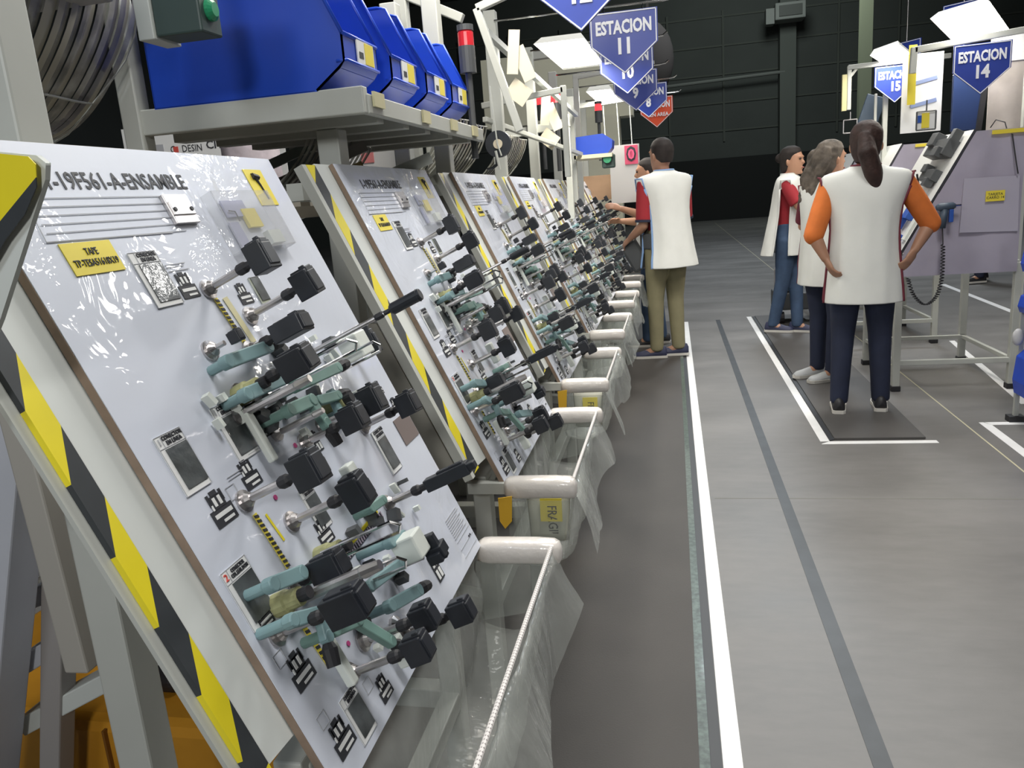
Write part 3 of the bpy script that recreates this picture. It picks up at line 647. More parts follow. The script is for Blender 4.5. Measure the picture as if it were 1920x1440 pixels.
# curled clear plastic guards behind the boards
def curl(c, r, y0_, y1_, a0, a1, lab, mt):
    t = thing('curved_guard', c, lab, 'plastic guard', 'curled clear guards above the boards')
    rings = []
    for i in range(15):
        f = i/14; y = y0_+(y1_-y0_)*f
        rings.append([(c[0]+r*(1+.03*math.sin(14*f+k*.3))*math.cos(a0+(a1-a0)*k/20), y+.02*math.sin(k*.5), c[2]+r*(1+.02*math.sin(9*f))*math.sin(a0+(a1-a0)*k/20)) for k in range(21)])
    m = M(); n_ = 28; rn = random.Random(int(c[1]*10))
    for i in range(n_):
        ya_, yb_ = y0_+(y1_-y0_)*i/n_, y0_+(y1_-y0_)*(i+1)/n_
        R_ = [[(c[0]+(r+(.006 if i % 2 else 0))*math.cos(a0+(a1-a0)*k/20), y_+.012*math.sin(k*.4), c[2]+r*math.sin(a0+(a1-a0)*k/20)) for k in range(21)] for y_ in (ya_, yb_)]
        m.loft(R_, rn.choice((0, 0, 1, 2)), cap=False, closed=False)
    m.build('guard_sheet', [mt, mat('milky_guard_band', (.50, .48, .38), .3, alpha=.9), mat('smoky_guard_band', (.20, .19, .20), .15, alpha=.8, coat=.6)], t, smooth=True)
    h = M()
    for k in (0, 10, 20): h.tube([rings[q][k] for q in range(15)], .003, 6)
    for q in (0, 7, 14): h.tube(rings[q][::2], .0025, 6)
    h.build('edge_ribs', CREAM, t)
GUARD = mat('ribbed_clear_guard', (.42, .41, .36), .18, alpha=.75, var=.5, scale=14, coat=.6, bump=.4, bscale=14)
curl((-1.55, 1.6, 1.93), .36, 1.25, 1.75, -1.75, -.05, 'curled ribbed clear guard at the upper left, below the cable loop', GUARD)
curl((-1.35, 2.6, 1.72), .34, 2.25, 2.75, -1.7, -.2, 'curled clear guard behind the second board', GUARD)
curl((-1.25, 3.4, 1.78), .38, 3.15, 3.9, -1.7, -.2, 'curled clear guard behind the third board', GUARD)
curl((-1.25, 4.8, 1.78), .38, 4.3, 5.0, -1.7, -.2, 'curled clear guard behind the fourth board', GUARD)
t = thing('fixture_arm', (-1.3, 1.6, 1.9), 'grey bracket with a white cable loop at the top left', 'bracket')
M().box((-1.27, 1.52, 1.87), (.28, .16, .11)).build('bracket_body', mat('grey_bracket', (.40, .40, .38), .5), t, bevel=.01)
m = M(); m.tube([(-1.30+.055*math.cos(a), 1.42, 1.865+.06*math.sin(a)) for a in [PI*.95+PI*1.1*i/16 for i in range(17)]], .007, 8); m.build('cable_loop', NYLON, t, smooth=True)
M().bar((-1.40, 1.40, 1.97), (-1.385, 1.40, 1.80), .03).build('hinge_tube', CREAM, t, bevel=.004)
m = M(); m.tube([(-1.19, 1.42, 1.95), (-1.165, 1.44, 1.86), (-1.15, 1.46, 1.83)], .004, 6); m.build('black_cable', RUB, t)

# ------------------------------------------------ clutter visible between the first and second boards
def shelfbox(x, y, z, d, lab, mt=CARD):
    t = thing('cardboard_box', (x, y, z), lab, 'box'); M().box((x, y, z+d[2]/2), d).build('box_body', mt, t, bevel=.003)
    M().box((x, y-d[1]/2-.0006, z+d[2]*.93), (d[0]*.98, .001, .03)).build('packing_tape', mat('tan_tape', (.42, .30, .19), .4), t); return t
t = thing('rear_rack', (-1.1, 1.6, 0), 'cream rack with slatted shelves seen between the first two boards', 'rack')
for x, y in ((-1.06, 1.62), (-.93, 2.25), (-1.45, 1.62), (-1.45, 2.25)): M().box((x, y, .70), (.04, .04, 1.4)).build('post', CREAM, t, bevel=.003)
for z in (.50, .78, 1.04, 1.38):
    m = M()
    for k_ in range(5): m.box((-1.24, 1.66+k_*.15, z), (.46, .06, .018))
    m.bar((-1.45, 1.62, z-.02), (-1.02, 1.62, z-.02), .03); m.bar((-1.02, 1.62, z-.02), (-.94, 2.25, z-.02), .03)
    m.build('shelf_slats', mat('pale_wood_slat', (.52, .47, .38), .6, var=.1, scale=12), t)
shelfbox(-1.14, 1.85, 1.06, (.30, .36, .27), 'brown cardboard box on the rack between the first two boards')
shelfbox(-1.16, 1.80, .52, (.26, .26, .20), 'brown cardboard box on the low shelf of the rear rack')
shelfbox(-1.15, 1.82, .80, (.24, .26, .16), 'brown cardboard box on the middle shelf of the rear rack')
t = thing('small_tool', (-.98, 1.70, 1.05), 'small dark hand tool standing on the slatted shelf', 'tool')
M().tube([(-.965, 1.66, 1.053), (-.955, 1.665, 1.10), (-.95, 1.67, 1.14)], [.008, .011, .008], 8).build('grip', RUB, t)
# rails of the next line seen under the near board on the left
t = thing('rail_trestle', (-1.3, 1.5, 0), 'white and grey angled rails and legs at the lower left behind the near board', 'trestle')
WR = mat('blue_white_steel', (.58, .60, .66), .45, var=.04); GR = mat('warm_grey_steel', (.34, .32, .31), .5)  # even blue-white and warm grey for legs and rails
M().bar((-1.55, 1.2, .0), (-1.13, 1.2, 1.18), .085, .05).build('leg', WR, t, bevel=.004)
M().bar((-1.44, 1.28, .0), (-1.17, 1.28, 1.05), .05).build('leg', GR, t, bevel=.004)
M().bar((-1.10, 1.12, .56), (-1.12, 1.12, 1.15), .05, .05).build('leg', mat('beige_steel', (.44, .42, .38), .5), t, bevel=.004)  # one even beige over the whole leg
for (x0, z0, x1, z1, hh, mt_) in ((-1.42, .44, -1.08, .63, .085, WR), (-1.45, .29, -1.05, .50, .075, OFFW), (-1.36, .60, -1.08, .70, .05, WR), (-1.36, .74, -1.06, .90, .035, WR), (-1.36, .84, -1.06, .98, .05, CREAM)):
    M().bar((x0, 1.30, z0), (x1, 1.30, z1), .04, hh, up=(0, 1, 0)).build('rail', mt_, t, bevel=.003)
M().box((-1.28, 1.36, .60), (.20, .08, .055)).build('rail_block', mat('cream_block', (.55, .50, .42), .6), t, bevel=.006)
M().box((-1.24, 1.36, .95), (.14, .08, .05)).build('rail_block', mat('cream_block', (.55, .50, .42), .6), t, bevel=.006)
t = thing('orange_case', (-1.3, 1.6, 0), 'large orange plastic case on the floor at the lower left', 'case')
M().box((-1.42, 1.72, .12), (1.05, .70, .24)).build('case_body', ORANGE, t, bevel=.03)
M().box((-1.33, 1.365, .12), (.006, .012, .20)).build('seam', mat('dark_seam', (.2, .08, .01), .6), t)
t = thing('castor_wheel', (-1.45, 1.65, .27), 'black wheel with a pale top plate standing on the orange case', 'wheel')
m = M(); m.tube([(-1.29, 1.50, .275), (-1.21, 1.50, .275)], .036, 20); m.build('wheel', RUB, t, smooth=False, bevel=.01)
M().box((-1.23, 1.52, .32), (.11, .06, .012), 0, Matrix.Rotation(.2, 3, 'Y')).build('top_plate', OFFW, t, bevel=.004)

# banner with institute names behind
t = thing('poster_banner', (-2.5, 4, 1.3), 'white poster with a row of small logos behind the top of the nearest board', 'poster')
for bx_ in (-2.85, -2.15): M().box((bx_, 4.02+(bx_+2.8)*.22, .62), (.03, .03, 1.24)).build('stand_leg', OFFW, t)
bx, bz = Vector((.97, .22, 0)).normalized(), Vector((0, 0, 1)); bo = Vector((-2.80, 4.0, 1.20))
M().prism(bo, bx, bz, [(-.12, 0), (.75, 0), (.75, .68), (-.12, .68)], .004).build('poster_sheet', PAPER, t)
by = bx.cross(bz)
def bann(s, u, v, size, mt, **k): text(s, size, mt, frame(bo+bx*u+bz*v+by*.006, bx, bz), t, **k)
bann('C   DESIN', .215, .555, .052, INK, fit=.17); bann('CIT', .37, .565, .06, INK, bold=.001); bann('E', .44, .555, .05, GREYPR)
bann('PLANTA', .42, .42, .06, GREYPR, sx=1.3)
m = M(); q = frame(bo, bx, bz)
def flat(m, u, v, w_, h, mi=0): c = bo+bx*u+bz*v+by*.0055; m.box(c, (w_, .003, h), mi, Matrix((bx, bz.cross(bx), bz)).transposed())
flat(m, .158, .555, .026, .03, 0); flat(m, -.04, .575, .07, .07, 1); flat(m, .06, .555, .065, .065, 2); flat(m, -.005, .575, .02, .02, 0); flat(m, .3, .49, .9, .004, 2)
m.build('printed_logos', [REDINK, mat('navy_print', (.08, .08, .25), .6), GREYPR], t)

# purple-grey wrapped stand, conduit rails and sheets behind boards 1-3
t = thing('wrapped_column', (-1.5, 3.1, 1.2), 'lilac translucent wrapped stand right of the logo poster', 'wrapped stand')
M().tube([(-1.86, 3.4, 1.2), (-1.86, 3.4, 2.0)], .13, 12).build('wrap', mat('lilac_wrap', (.50, .44, .48), .4, var=.2, scale=20), t, smooth=True)
t = thing('conveyor_rail', (-1.5, 2.6, 1.4), 'slanted roller rails with a yellow strip behind the first board', 'rail')
for (a, b, w_, mt, nm) in (((-1.45, 2.35, 1.38), (-.98, 2.55, 1.56), .035, GR, 'rail'), ((-1.42, 2.30, 1.34), (-.98, 2.50, 1.50), .02, mat('tan_strip', (.62, .47, .22), .5), 'strip'), ((-1.40, 2.26, 1.30), (-.98, 2.45, 1.45), .03, mat('green_grey_rail', (.25, .30, .28), .5), 'rail'), ((-1.30, 2.2, 1.29), (-.75, 2.5, 1.50), .035, OFFW, 'rail'), ((-1.5, 2.4, 1.44), (-1.0, 2.6, 1.64), .03, mat('green_grey_rail', (.25, .3, .28), .5), 'rail')):
    M().bar(a, b, w_).build(nm, mt, t)
t = thing('paper_sheet', (-1.3, 3.5, 1.3), 'bright white sheet with a pink mark behind the second board', 'sheet')
M().box((-1.30, 3.55, 1.52), (.34, .01, .32), 0, Matrix.Rotation(.1, 3, 'Y')).build('sheet', PAPER, t)
M().box((-1.36, 3.542, 1.60), (.06, .004, .07)).build('printed_mark', mat('pink_mark', (.75, .25, .25), .6), t)
t = thing('head_stand_in', (-1.32, 3.15, 1.46), 'dark head-shaped stand-in above the top edge of the second board', 'cap')  # rough stand-in for a partly hidden head, no person built
M().ball((-1.32, 3.1, 1.47), (.12, .08, .07), 16, 8).build('head_top', RUB, t, smooth=True)
M().ball((-1.42, 3.08, 1.43), (.10, .06, .04), 12, 6).build('head_front', mat('brown_head_front', (.18, .08, .05), .7), t, smooth=True)
for i_, (x, y, z0, z1, r) in enumerate(((-1.02, 2.56+.5, 0, 2.1, .035), (-1.0, 3.4, 0, 2.0, .03))):
    o = M().box((x, y, (z0+z1)/2), (r*1.8, r*1.8, z1-z0)).build('steel_post', CREAM, bevel=.004); tag(o, ('beige square post above the second board, left of the two', 'beige square post above the second board, right of the two')[i_], 'post')

# ------------------------------------------------ overhead rig: slanted frame, papers, tape reels, beacons
def beacon(x, y, z, s, lab, lit):
    t = thing('signal_beacon', (x, y, z), lab, 'beacon light', 'red signal beacons')
    m = M(); m.tube([(x, y, z), (x, y, z+.035*s), (x, y, z+.04*s)], [.022*s, .022*s, .018*s], 16); m.build('red_lens', REDLIT if lit else REDL, t, smooth=False)
    m = M(); m.tube([(x, y, z+.04*s), (x, y, z+.055*s)], .023*s, 16); m.build('cap', GREYD, t); m = M(); m.tube([(x, y, z-.07*s), (x, y, z)], .023*s, 16); m.build('housing', GREYD, t)
    m = M(); m.tube([(x, y, z-.30*s), (x, y, z-.07*s)], .010*s, 8); m.build('stem', GREYD, t)
beacon(-.71, 2.95, 1.90, 1.3, 'dark beacon with dull red lens beside the blue bins', False)
beacon(-.755, 5.6, 1.97, 1.5, 'red lit beacon on a black stem above the middle boards', True)
beacon(-.90, 5.9, 2.0, 1.5, 'red lit beacon left of the tall black stemmed one', True)
beacon(-.52, 6.2, 1.95, 1.2, 'small red beacon on the dark post above the far blue bin', True)
t = thing('slanted_frame', (-.6, 3.2, 1.6), 'grey-white angled frame rising over the third board', 'frame')
for a, b, w_ in (((-.74, 3.3, 2.10), (-.60, 3.3, 1.62), .03), ((-.74, 3.3, 2.10), (-.40, 3.3, 2.20), .03), ((-1.3, 3.3, 2.32), (-.80, 3.3, 2.07), .035), ((-1.05, 3.3, 2.25), (-1.05, 3.3, 1.0), .05)):
    M().bar(a, b, w_).build('tube', CREAM, t, bevel=.003)
M().bar((-.72, 3.35, 2.02), (-.62, 5.6, 1.88), .025).build('tube', OFFW, t)
t = thing('steel_rig', (-.7, 4.5, 1.7), 'grey framework of bars above the middle boards', 'frame')
for a, b, w_ in (((-1.0, 4.4, 1.86), (-.55, 4.4, 1.90), .03), ((-.55, 4.4, 1.45), (-.55, 4.4, 1.92), .03), ((-1.1, 5.2, 1.75), (-.62, 5.2, 1.80), .05), ((-.64, 5.2, 1.2), (-.64, 5.2, 1.85), .04), ((-.9, 4.0, 1.75), (-.60, 5.6, 1.62), .025), ((-.70, 6.4, 1.2), (-.70, 6.4, 2.25), .04), ((-.70, 6.4, 2.23), (-.1, 6.4, 2.27), .035), ((-1.05, 6.4, 2.42), (-.2, 6.4, 2.45), .07)):
    M().bar(a, b, w_).build('tube', CREAM, t, bevel=.003)
t = thing('beige_duct', (-1.4, 9.5, 2.0), 'pale beige panel block behind the lamps', 'panel')
M().box((-1.25, 9.5, 2.55), (1.7, .3, .75)).build('panel', mat('beige_panel', (.50, .50, .40), .6), t); M().box((-.80, 9.4, 1.1), (.5, .3, 2.2)).build('column', mat('beige_panel', (.5, .5, .4), .6), t)
def papers(x, y, z, s, lab):
    t = thing('paper_bundle', (x, y, z), lab, 'papers', 'cream papers hanging from the rig')
    for k_, (dx, dz, a, w_, h) in enumerate(((0, 0, .12, .06, .22), (.05, -.06, -.35, .07, .18), (.01, -.2, .7, .12, .10))):
        M().box((x+dx*s, y+.01*k_, z+dz*s), (w_*s, .004, h*s), 0, Matrix.Rotation(a, 3, 'Y')).build('paper', mat('cream_paper', (.78, .72, .56), .6), t)
papers(-.60, 3.28, 1.92, .75, 'cream paper strips pinned on the slanted frame above the black reel')
papers(-.74, 5.0, 1.88, .9, 'cream and pink papers hanging left of the red beacons')
def reel(x, y, z, r, lab):
    t = thing('tape_reel', (x, y, z), lab, 'tape reel', 'black tape reels')
    m = M(); n = 28; rings = []
    for (rr, yy) in ((.35, -.012), (1, -.012), (1, .012), (.35, .012), (.35, -.012)): rings.append([(x+r*rr*math.cos(2*PI*k_/n), y+yy, z+r*rr*math.sin(2*PI*k_/n)) for k_ in range(n)])
    m.loft(rings, cap=False).build('black_tape_roll', CONN, t)
    m = M(); m.tube([(x, y-.016, z), (x, y+.016, z)], r*.36, 18); m.build('core', mat('tan_core', (.62, .55, .42), .6), t)
    m = M(); m.tube([(x-.012, y-.022, z+r*4.2), (x, y-.022, z), (x+.012, y-.022, z-r*.9)], .003, 6); m.tube([(x-.008, y-.022, z-r*.5), (x+.002, y-.02, z-r*1.9)], .005, 6); m.build('hanger_wire', CREAM, t)
    m = M(); m.tube([(x-.01, y, z-r*.9), (x-.012, y, z-r*1.5), (x-.03, y, z-r*1.75), (x-.05, y, z-r*1.8)], .008, 6, flat=.4); m.build('tape_tail', CONN, t)
reel(-.608, 2.9, 1.55, .047, 'large black tape reel hanging above the third board')
reel(-.675, 5.6, 1.70, .040, 'smaller black tape reel left of the far blue bin')
# far blue bin on its shelf
t = thing('bin_shelf', (-.55, 5.7, 1.6), 'cream shelf edge under the far blue bin', 'shelf')
M().box((-.52, 5.75, 1.600), (.26, .34, .025)).build('deck', mat('pale_yellow_edge', (.75, .70, .50), .5), t); M().bar((-.655, 5.6, 1.3), (-.655, 5.6, 2.0), .04).build('post', CREAM, t)
t = thing('storage_bin', (-.4, 5.6, 1.615), 'small blue bin alone on the far shelf beside the hanging wires', 'storage bin')
M().prism((0, 5.82, 0), (1, 0, 0), (0, 0, 1), [(-.645, 1.615), (-.42, 1.615), (-.39, 1.65), (-.385, 1.70), (-.45, 1.745), (-.645, 1.735)], .2).build('bin_body', BLUEBIN, t, bevel=.008)
t = thing('button_box', (-.42, 5.58, 1.57), 'dark green button housing under the far blue bin', 'button box')
m = M(); m.box((-.42, 5.66, 1.56), (.09, .06, .09)); m.build('housing', DKBOX, t, bevel=.01); m = M(); m.tube([(-.425, 5.63, 1.575), (-.425, 5.60, 1.575)], .028, 16); m.build('green_button', GREENB, t)
# last station's control board with red number
t = thing('control_board', (-.3, 6.9, 1.3), 'grey-white upright board with a pink and black digit beside the workers', 'board')
M().box((-.40, 7.3, 1.50), (.26, .03, .50)).build('board_sheet', mat('grey_white_board', (.50, .50, .50), .6), t)
M().box((-.34, 7.28, 1.66), (.115, .008, .16)).build('digit_card', mat('pink_card', (.60, .08, .16), .5), t)
text('0', .17, INK, frame((-.34, 7.274, 1.66), (1, 0, 0), (0, 0, 1)), t, bold=.006); text('0', .12, mat('pink_ink', (.75, .12, .25), .5), frame((-.34, 7.270, 1.66), (1, 0, 0), (0, 0, 1)), t, bold=.002)
M().box((-.60, 7.6, 1.40), (.38, .30, .22)).build('brown_box', CARD, t)
for k_, x in enumerate((-.56, -.44, -.33)):
    M().tube([(x, 7.3, 1.75), (x-.01, 7.3, 2.12)], .004, 6).build('suspension_wire', NYLON, t)
M().bar((-1.0, 7.3, 2.1), (-.20, 7.3, 2.14), .04).build('top_bar', CREAM, t)

# ------------------------------------------------ lamps
def lamp(c, ux, uy, lab, pw, color):
    """flat lamp: shallow white housing, glowing diffuser, and its own light"""
    c = Vector(c); ux = Vector(ux); uy = Vector(uy); n = ux.cross(uy).normalized()
    if n.z > 0: n = -n
    t = thing('work_lamp', c, lab, 'lamp', 'work lamps over the stations')
    a = ux/2; b = uy/2
    m = M(); q = [c-a-b, c+a-b, c+a+b, c-a+b]; tp = [c+(v-c)*.8-n*.045 for v in q]
    m.add(q+tp, [(4, 5, 6, 7), (0, 4, 7, 3), (1, 2, 6, 5), (0, 1, 5, 4), (3, 7, 6, 2)])
    m.build('housing', mat('lamp_white', (.72, .72, .68), .5), t)
    d = M(); d.add([c+(v-c)*.94-n*.006 for v in q], [(0, 1, 2, 3)]); d.build('diffuser', LAMPG, t)
    l = bpy.data.lights.new('lamp_light', 'AREA'); l.shape = 'RECTANGLE'; l.size = ux.length*.9; l.size_y = uy.length*.9; l.energy = pw; l.color = color
    o = bpy.data.objects.new('lamp_light', l); COL.objects.link(o); o.parent = t
    X = ux.normalized(); Z = -n; Y = Z.cross(X); mm = Matrix((X, Y, Z)).transposed().to_4x4(); mm.translation = n*.012; o.matrix_local = mm
    return t
lamp((-.53, 4.75, 2.12), (.26, .0, .0), (.03, .95, -.0), 'bright flat lamp hanging behind the ESTACION 12 and 11 signs', 11, WARM)
lamp((-.55, 7.2, 2.16), (.20, 0, 0), (.02, .9, -.0), 'small bright lamp behind the ESTACION 9 sign', 9, WARM)
lamp((-.55, 2.6, 2.62), (.5, 0, 0), (0, .9, 0), 'flat lamp over the second board, above the frame', 12, WARM)
lamp((1.786, 5.512, 2.159), (.24, -.20, .024), (-.362, -.675, .078), 'large bright tilted lamp above the ESTACION 14 sign', 9, WARM)
lamp((1.653, 6.75, 2.186), (.16, -.17, .028), (-.246, -.55, .023), 'smaller bright lamp above the ESTACION 15 sign', 8, WARM)

# ------------------------------------------------ hanging station signs
def sign(x, y, z, w_, h, txt, num, lab, mt=SIGNB, rod=True, yaw=0, flip=False):
    """pentagon shield; x,z = centre of the top edge"""
    t = thing('hanging_sign', (x, y, z), lab, 'sign', 'pointed station signs', (0, 0, yaw))
    poly = [(-w_/2, 0), (-w_/2, -h*.53), (0, -h), (w_/2, -h*.53), (w_/2, 0)]
    part(M().prism((0, 0, 0), (1, 0, 0), (0, 0, 1), [(p[0]*1.05, p[1]*1.04+h*.02) for p in poly], -.006), 'sign_plate', mt, t)
    b = M()
    for p, q in zip(poly, poly[1:]+poly[:1]): b.bar((p[0], -.0015, p[1]), (q[0], -.0015, q[1]), w_*.016, .002, up=(0, 1, 0))
    part(b, 'border_line', SIGNW, t)
    W = SIGNW
    if txt: text(txt, h*.30, W, frame((0, -.002, -h*.25), (1, 0, 0), (0, 0, 1)), t, fit=w_*.86, bold=.003, world=False, depth=.001)
    if num: text(num, h*.36, W, frame((0, -.002, -h*.57), (1, 0, 0), (0, 0, 1)), t, sx=.85, bold=.004, world=False, depth=.001)
    if rod:
        r = M(); r.tube([(-.86-x+.03, .02, .035), (-.15, .02, .035), (w_*.6, .02, .033), (w_*.72, .02, .037), (w_*.80, .02, .055)], .006, 8); r.tube([(-w_*.3, .0, 0), (-w_*.3, .02, .035)], .003, 6); r.tube([(w_*.3, .0, 0), (w_*.3, .02, .035)], .003, 6)
        part(r, 'hanging_rod', CHROME, t)
    return t
sign(-.298, 3.0, 2.20, .31, .28, 'ESTACION', '12', 'blue pointed sign ESTACION 12 cut by the top edge', rod=True)
sign(-.203, 4.05, 2.175, .305, .27, 'ESTACION', '11', 'blue pointed sign reading ESTACION 11 in full')
sign(-.245, 5.10, 2.20, .305, .27, 'ESTACION', '10', 'blue pointed sign 10 partly hidden below ESTACION 11')
sign(-.240, 6.20, 2.20, .305, .27, 'ESTACION', '9', 'blue pointed sign 9 partly hidden below sign 10')
sign(-.175, 7.30, 2.235, .305, .27, 'ESTACION', '8', 'blue pointed sign 8 in front of the red sign')
sign(-.125, 8.40, 2.235, .305, .28, 'ESTACION', '', 'red pointed sign reading AREA at the end of the sign row', SIGNR)
text('EN AREA', .05, SIGNW, frame((-.10, 8.392, 2.235-.165), (1, 0, 0), (0, 0, 1)), bpy.data.objects['hanging_sign.005'], sx=.9, bold=.001)

# ------------------------------------------------ right hand stations
def right_station(y, lab, x0=1.345, x1=2.0, zt=1.535, first=False):
    t = thing('test_table', (x0, y, 0), lab, 'test station', 'test stations on the right')
    for (x, yy) in ((x0, y), (x1, y), (x1-.02, y+.80), (x0+.0, y+.78)):
        M().box((x, yy, .40), (.042, .042, .74)).build('leg', CREAM, t, bevel=.003)
        M().box((x, yy, .017), (.055, .055, .034)).build('rubber_foot', RUB, t, bevel=.004)
    for a_, b_, c_ in (((x0, y, .18), (x1, y, .18), .03), ((x0, y+.78, .18), (x1, y+.78, .18), .025), ((x1, y, .18), (x1-.02, y+.8, .18), .025), ((x0, y, .18), (x0, y+.78, .18), .025), ((x0, y, .77), (x1, y, .77), .03), ((x0, y+.78, .77), (x1, y+.78, .77), .03)): M().bar(a_, b_, c_).build('base_rail', CREAM, t, bevel=.002)
    # sloping board facing the aisle
    bt = M(); o = (x0-.02, y-.01, .80); u = Vector((.40, 0, .735)).normalized(); Ls = .84
    bt.prism(o, (0, 1, 0), u, [(0, -.02), (.80, -.02), (.80, Ls), (0, Ls)], -.015, 0, 1)
    bt.build('sloping_board', [mat('white_board', (.66, .67, .66), .45), INK], t)
    # lilac curtain on the near side
    cu = M(); P = [(x0+.0, .745), (x1-.02, .715), (x1-.03, 1.535), (x0+.375, 1.535), (x0+.0, .84)]
    nx, nz = 16, 14; rings = []
    for j in range(nz+1):
        z = .72+(1.535-.72)*j/nz; xl = x0 if z < .84 else x0+.375*(z-.84)/(1.535-.84); ring = []
        for k_ in range(nx+1):
            x = xl+(x1-.02-xl)*k_/nx; ring.append((x, y-.03+.012*noise.noise(Vector((x*5, y, z*4)))+.006*noise.noise(Vector((x*14, y, z*3))), z))
        rings.append(ring)
    cu.loft(rings, cap=False, closed=False).build('side_curtain', LILAC, t, smooth=True)
    m = M(); m.box(((x0+.38+x1-.03)/2+.05, y-.045, 1.520), (.20, .004, .022)); m.build('yellow_label', YLAB, t)
    return t
RS = right_station(5.17, 'near test station with lilac side curtain and blue tools, at the right')
right_station(6.65, 'second test station behind the near one, lilac cloth face visible')
right_station(8.1, 'third test station farther back, mostly hidden')
# pocket and label on the near curtain
m = M(); m.prism((0, 5.125, 0), (1, 0, 0), (0, 0, 1), [(1.655, .965), (1.965, .955), (1.955, 1.27), (1.665, 1.275)], -.006); m.build('document_pocket', mat('lilac_pocket', (.43, .41, .50), .7), RS)
M().box((1.83, 5.114, 1.165), (.10, .003, .06)).build('yellow_label', YLAB, RS)
text('TARJETA\nCARRO 14', .020, INK, frame((1.83, 5.112, 1.165), (1, 0, 0), (0, 0, 1)), RS, sx=1.0)
# tools on near board
def tool(o, name, lab, cat): return tag(o, lab, cat)
t = thing('power_driver', (1.56, 5.1, 1.13), 'dark blue hand scanner hanging on the lilac curtain with a coiled cord', 'scanner')
m = M(); m.tube([(1.512, 5.09, 1.118), (1.53, 5.09, 1.122), (1.60, 5.09, 1.125), (1.615, 5.09, 1.125)], [.014, .024, .022, .012], 12); m.build('head', TANK, t, smooth=True)
m = M(); m.tube([(1.555, 5.09, 1.11), (1.55, 5.09, 1.00)], [.022, .018], 10); m.build('grip', TANK, t, smooth=True)
M().box((1.592, 5.085, 1.07), (.024, .02, .075)).build('side_handle', BLUET, t, bevel=.004)
m = M(); m.tube([(1.615, 5.09, 1.127), (1.645, 5.09, 1.127)], .006, 8); m.build('nozzle', CHROME, t)
m = M(); pts = []
path = [Vector(p) for p in ((1.55, 5.09, 1.0), (1.553, 5.08, .93), (1.555, 5.07, .82), (1.55, 5.06, .70), (1.52, 5.05, .60), (1.46, 5.05, .56), (1.40, 5.06, .62), (1.37, 5.08, .72))]
def cr(p, t_):
    i_ = min(int(t_), len(p)-2); f = t_-i_; a = p[max(i_-1, 0)]; b = p[i_]; c = p[i_+1]; d = p[min(i_+2, len(p)-1)]
    return .5*((2*b)+(c-a)*f+(2*a-5*b+4*c-d)*f*f+(3*b-a-3*c+d)*f**3)
for k_ in range(421):
    f = k_/420*(len(path)-1); p = cr(path, f); q = k_/420; rr = .010*(1 if .18 < q < .99 else .001); a = q*2*PI*46
    pts.append(p+Vector((math.cos(a)*rr, math.sin(a)*rr, 0)) if .18 < q else p)
m.tube(pts, .0035, 5); m.build('coiled_cord', RUB, t, smooth=True)
# items on the sloping board face
ub = Vector((.478, 0, .878)); nb = Vector((-.878, 0, .478))
def onr(y, d, off=.0): return Vector((1.325, 5.16+y, .80))+ub*d+nb*(off+.002)
RB = Matrix((Vector((0, 1, 0)), ub, nb)).transposed()
def rbox(name, y, d, off, dims, mt, label, cat, extra=None):
    t = thing(name, onr(y, d, off), label, cat); m = M()
    m.box(onr(y, d, off+dims[2]/2), dims, 0, RB)
    for e in (extra or []): m.box(onr(y+e[0], d+e[1], off+e[2]), e[3:6], 0, RB)
    m.build('body', mt, t, bevel=.003); return t
rbox('test_fixture', .28, .72, 0, (.36, .10, .08), GREYD, 'bundle of dark grey connectors at the top of the near right board', 'test fixture', [(-.1, -.04, .08, .10, .06, .05), (.1, .05, .07, .12, .08, .06), (-.15, .05, .05, .06, .12, .05)])
rbox('test_fixture', .22, .55, 0, (.24, .07, .06), GREYD, 'dark grey connector block halfway down the near right board', 'test fixture', [(-.08, -.05, .05, .06, .05, .05), (.08, .04, .05, .08, .05, .05)])
rbox('blue_fixture', .18, .30, 0, (.10, .07, .06), BLUET, 'blue plastic bracket standing on the near right board', 'bracket', [(-.03, .07, .04, .04, .10, .04), (.05, -.06, .05, .06, .08, .05)])
rbox('blue_fixture', .20, .06, 0, (.12, .10, .05), BLUET, 'blue bracket low on the near right board behind the elbow', 'bracket', [(-.05, .08, .02, .06, .06, .04)])
rbox('white_block', .05, .22, 0, (.06, .16, .03), NYLON, 'white block with dark marks on the near right board', 'block')
t = thing('toggle_handle', onr(.3, .42), 'black lever handle pointing up from the near right board', 'lever'); m = M(); m.tube([onr(.20, .40, .01), onr(.16, .44, .06), onr(.14, .52, .13)], .006, 8); m.build('lever_rod', RUB, t)
# overhead frames on the right
t = thing('overhead_frame', (1.5, 5.3, 2.0), 'pale overhead tube frame that carries the ESTACION 14 sign', 'frame')
for a, b, w_ in (((1.42, 5.32, 2.03), (2.3, 5.32, 2.10), .035), ((1.415, 5.32, 1.90), (1.42, 5.32, 2.045), .035), ((2.04, 5.32, .7), (2.04, 5.32, 2.08), .04)):
    M().bar(a, b, w_).build('tube', CREAM, t, bevel=.003)
t = thing('overhead_frame', (1.5, 6.9, 2.1), 'pale overhead tube frame with corner brace around the ESTACION 15 sign', 'frame')
for a, b, w_ in (((1.37, 6.9, 2.155), (2.10, 6.9, 2.165), .035), ((1.38, 6.9, 1.84), (1.38, 6.9, 2.165), .03), ((1.39, 6.9, 2.09), (1.44, 6.9, 2.15), .02), ((1.66, 6.95, .8), (1.66, 6.95, 1.95), .035), ((1.60, 7.0, .8), (1.60, 7.0, 1.95), .02)):
    M().bar(a, b, w_).build('tube', CREAM, t, bevel=.003)
M().box((1.345, 6.9, 1.97), (.035, .03, .27)).build('side_light_strip', mat('yellowed_strip', (.60, .56, .30), .5), t)
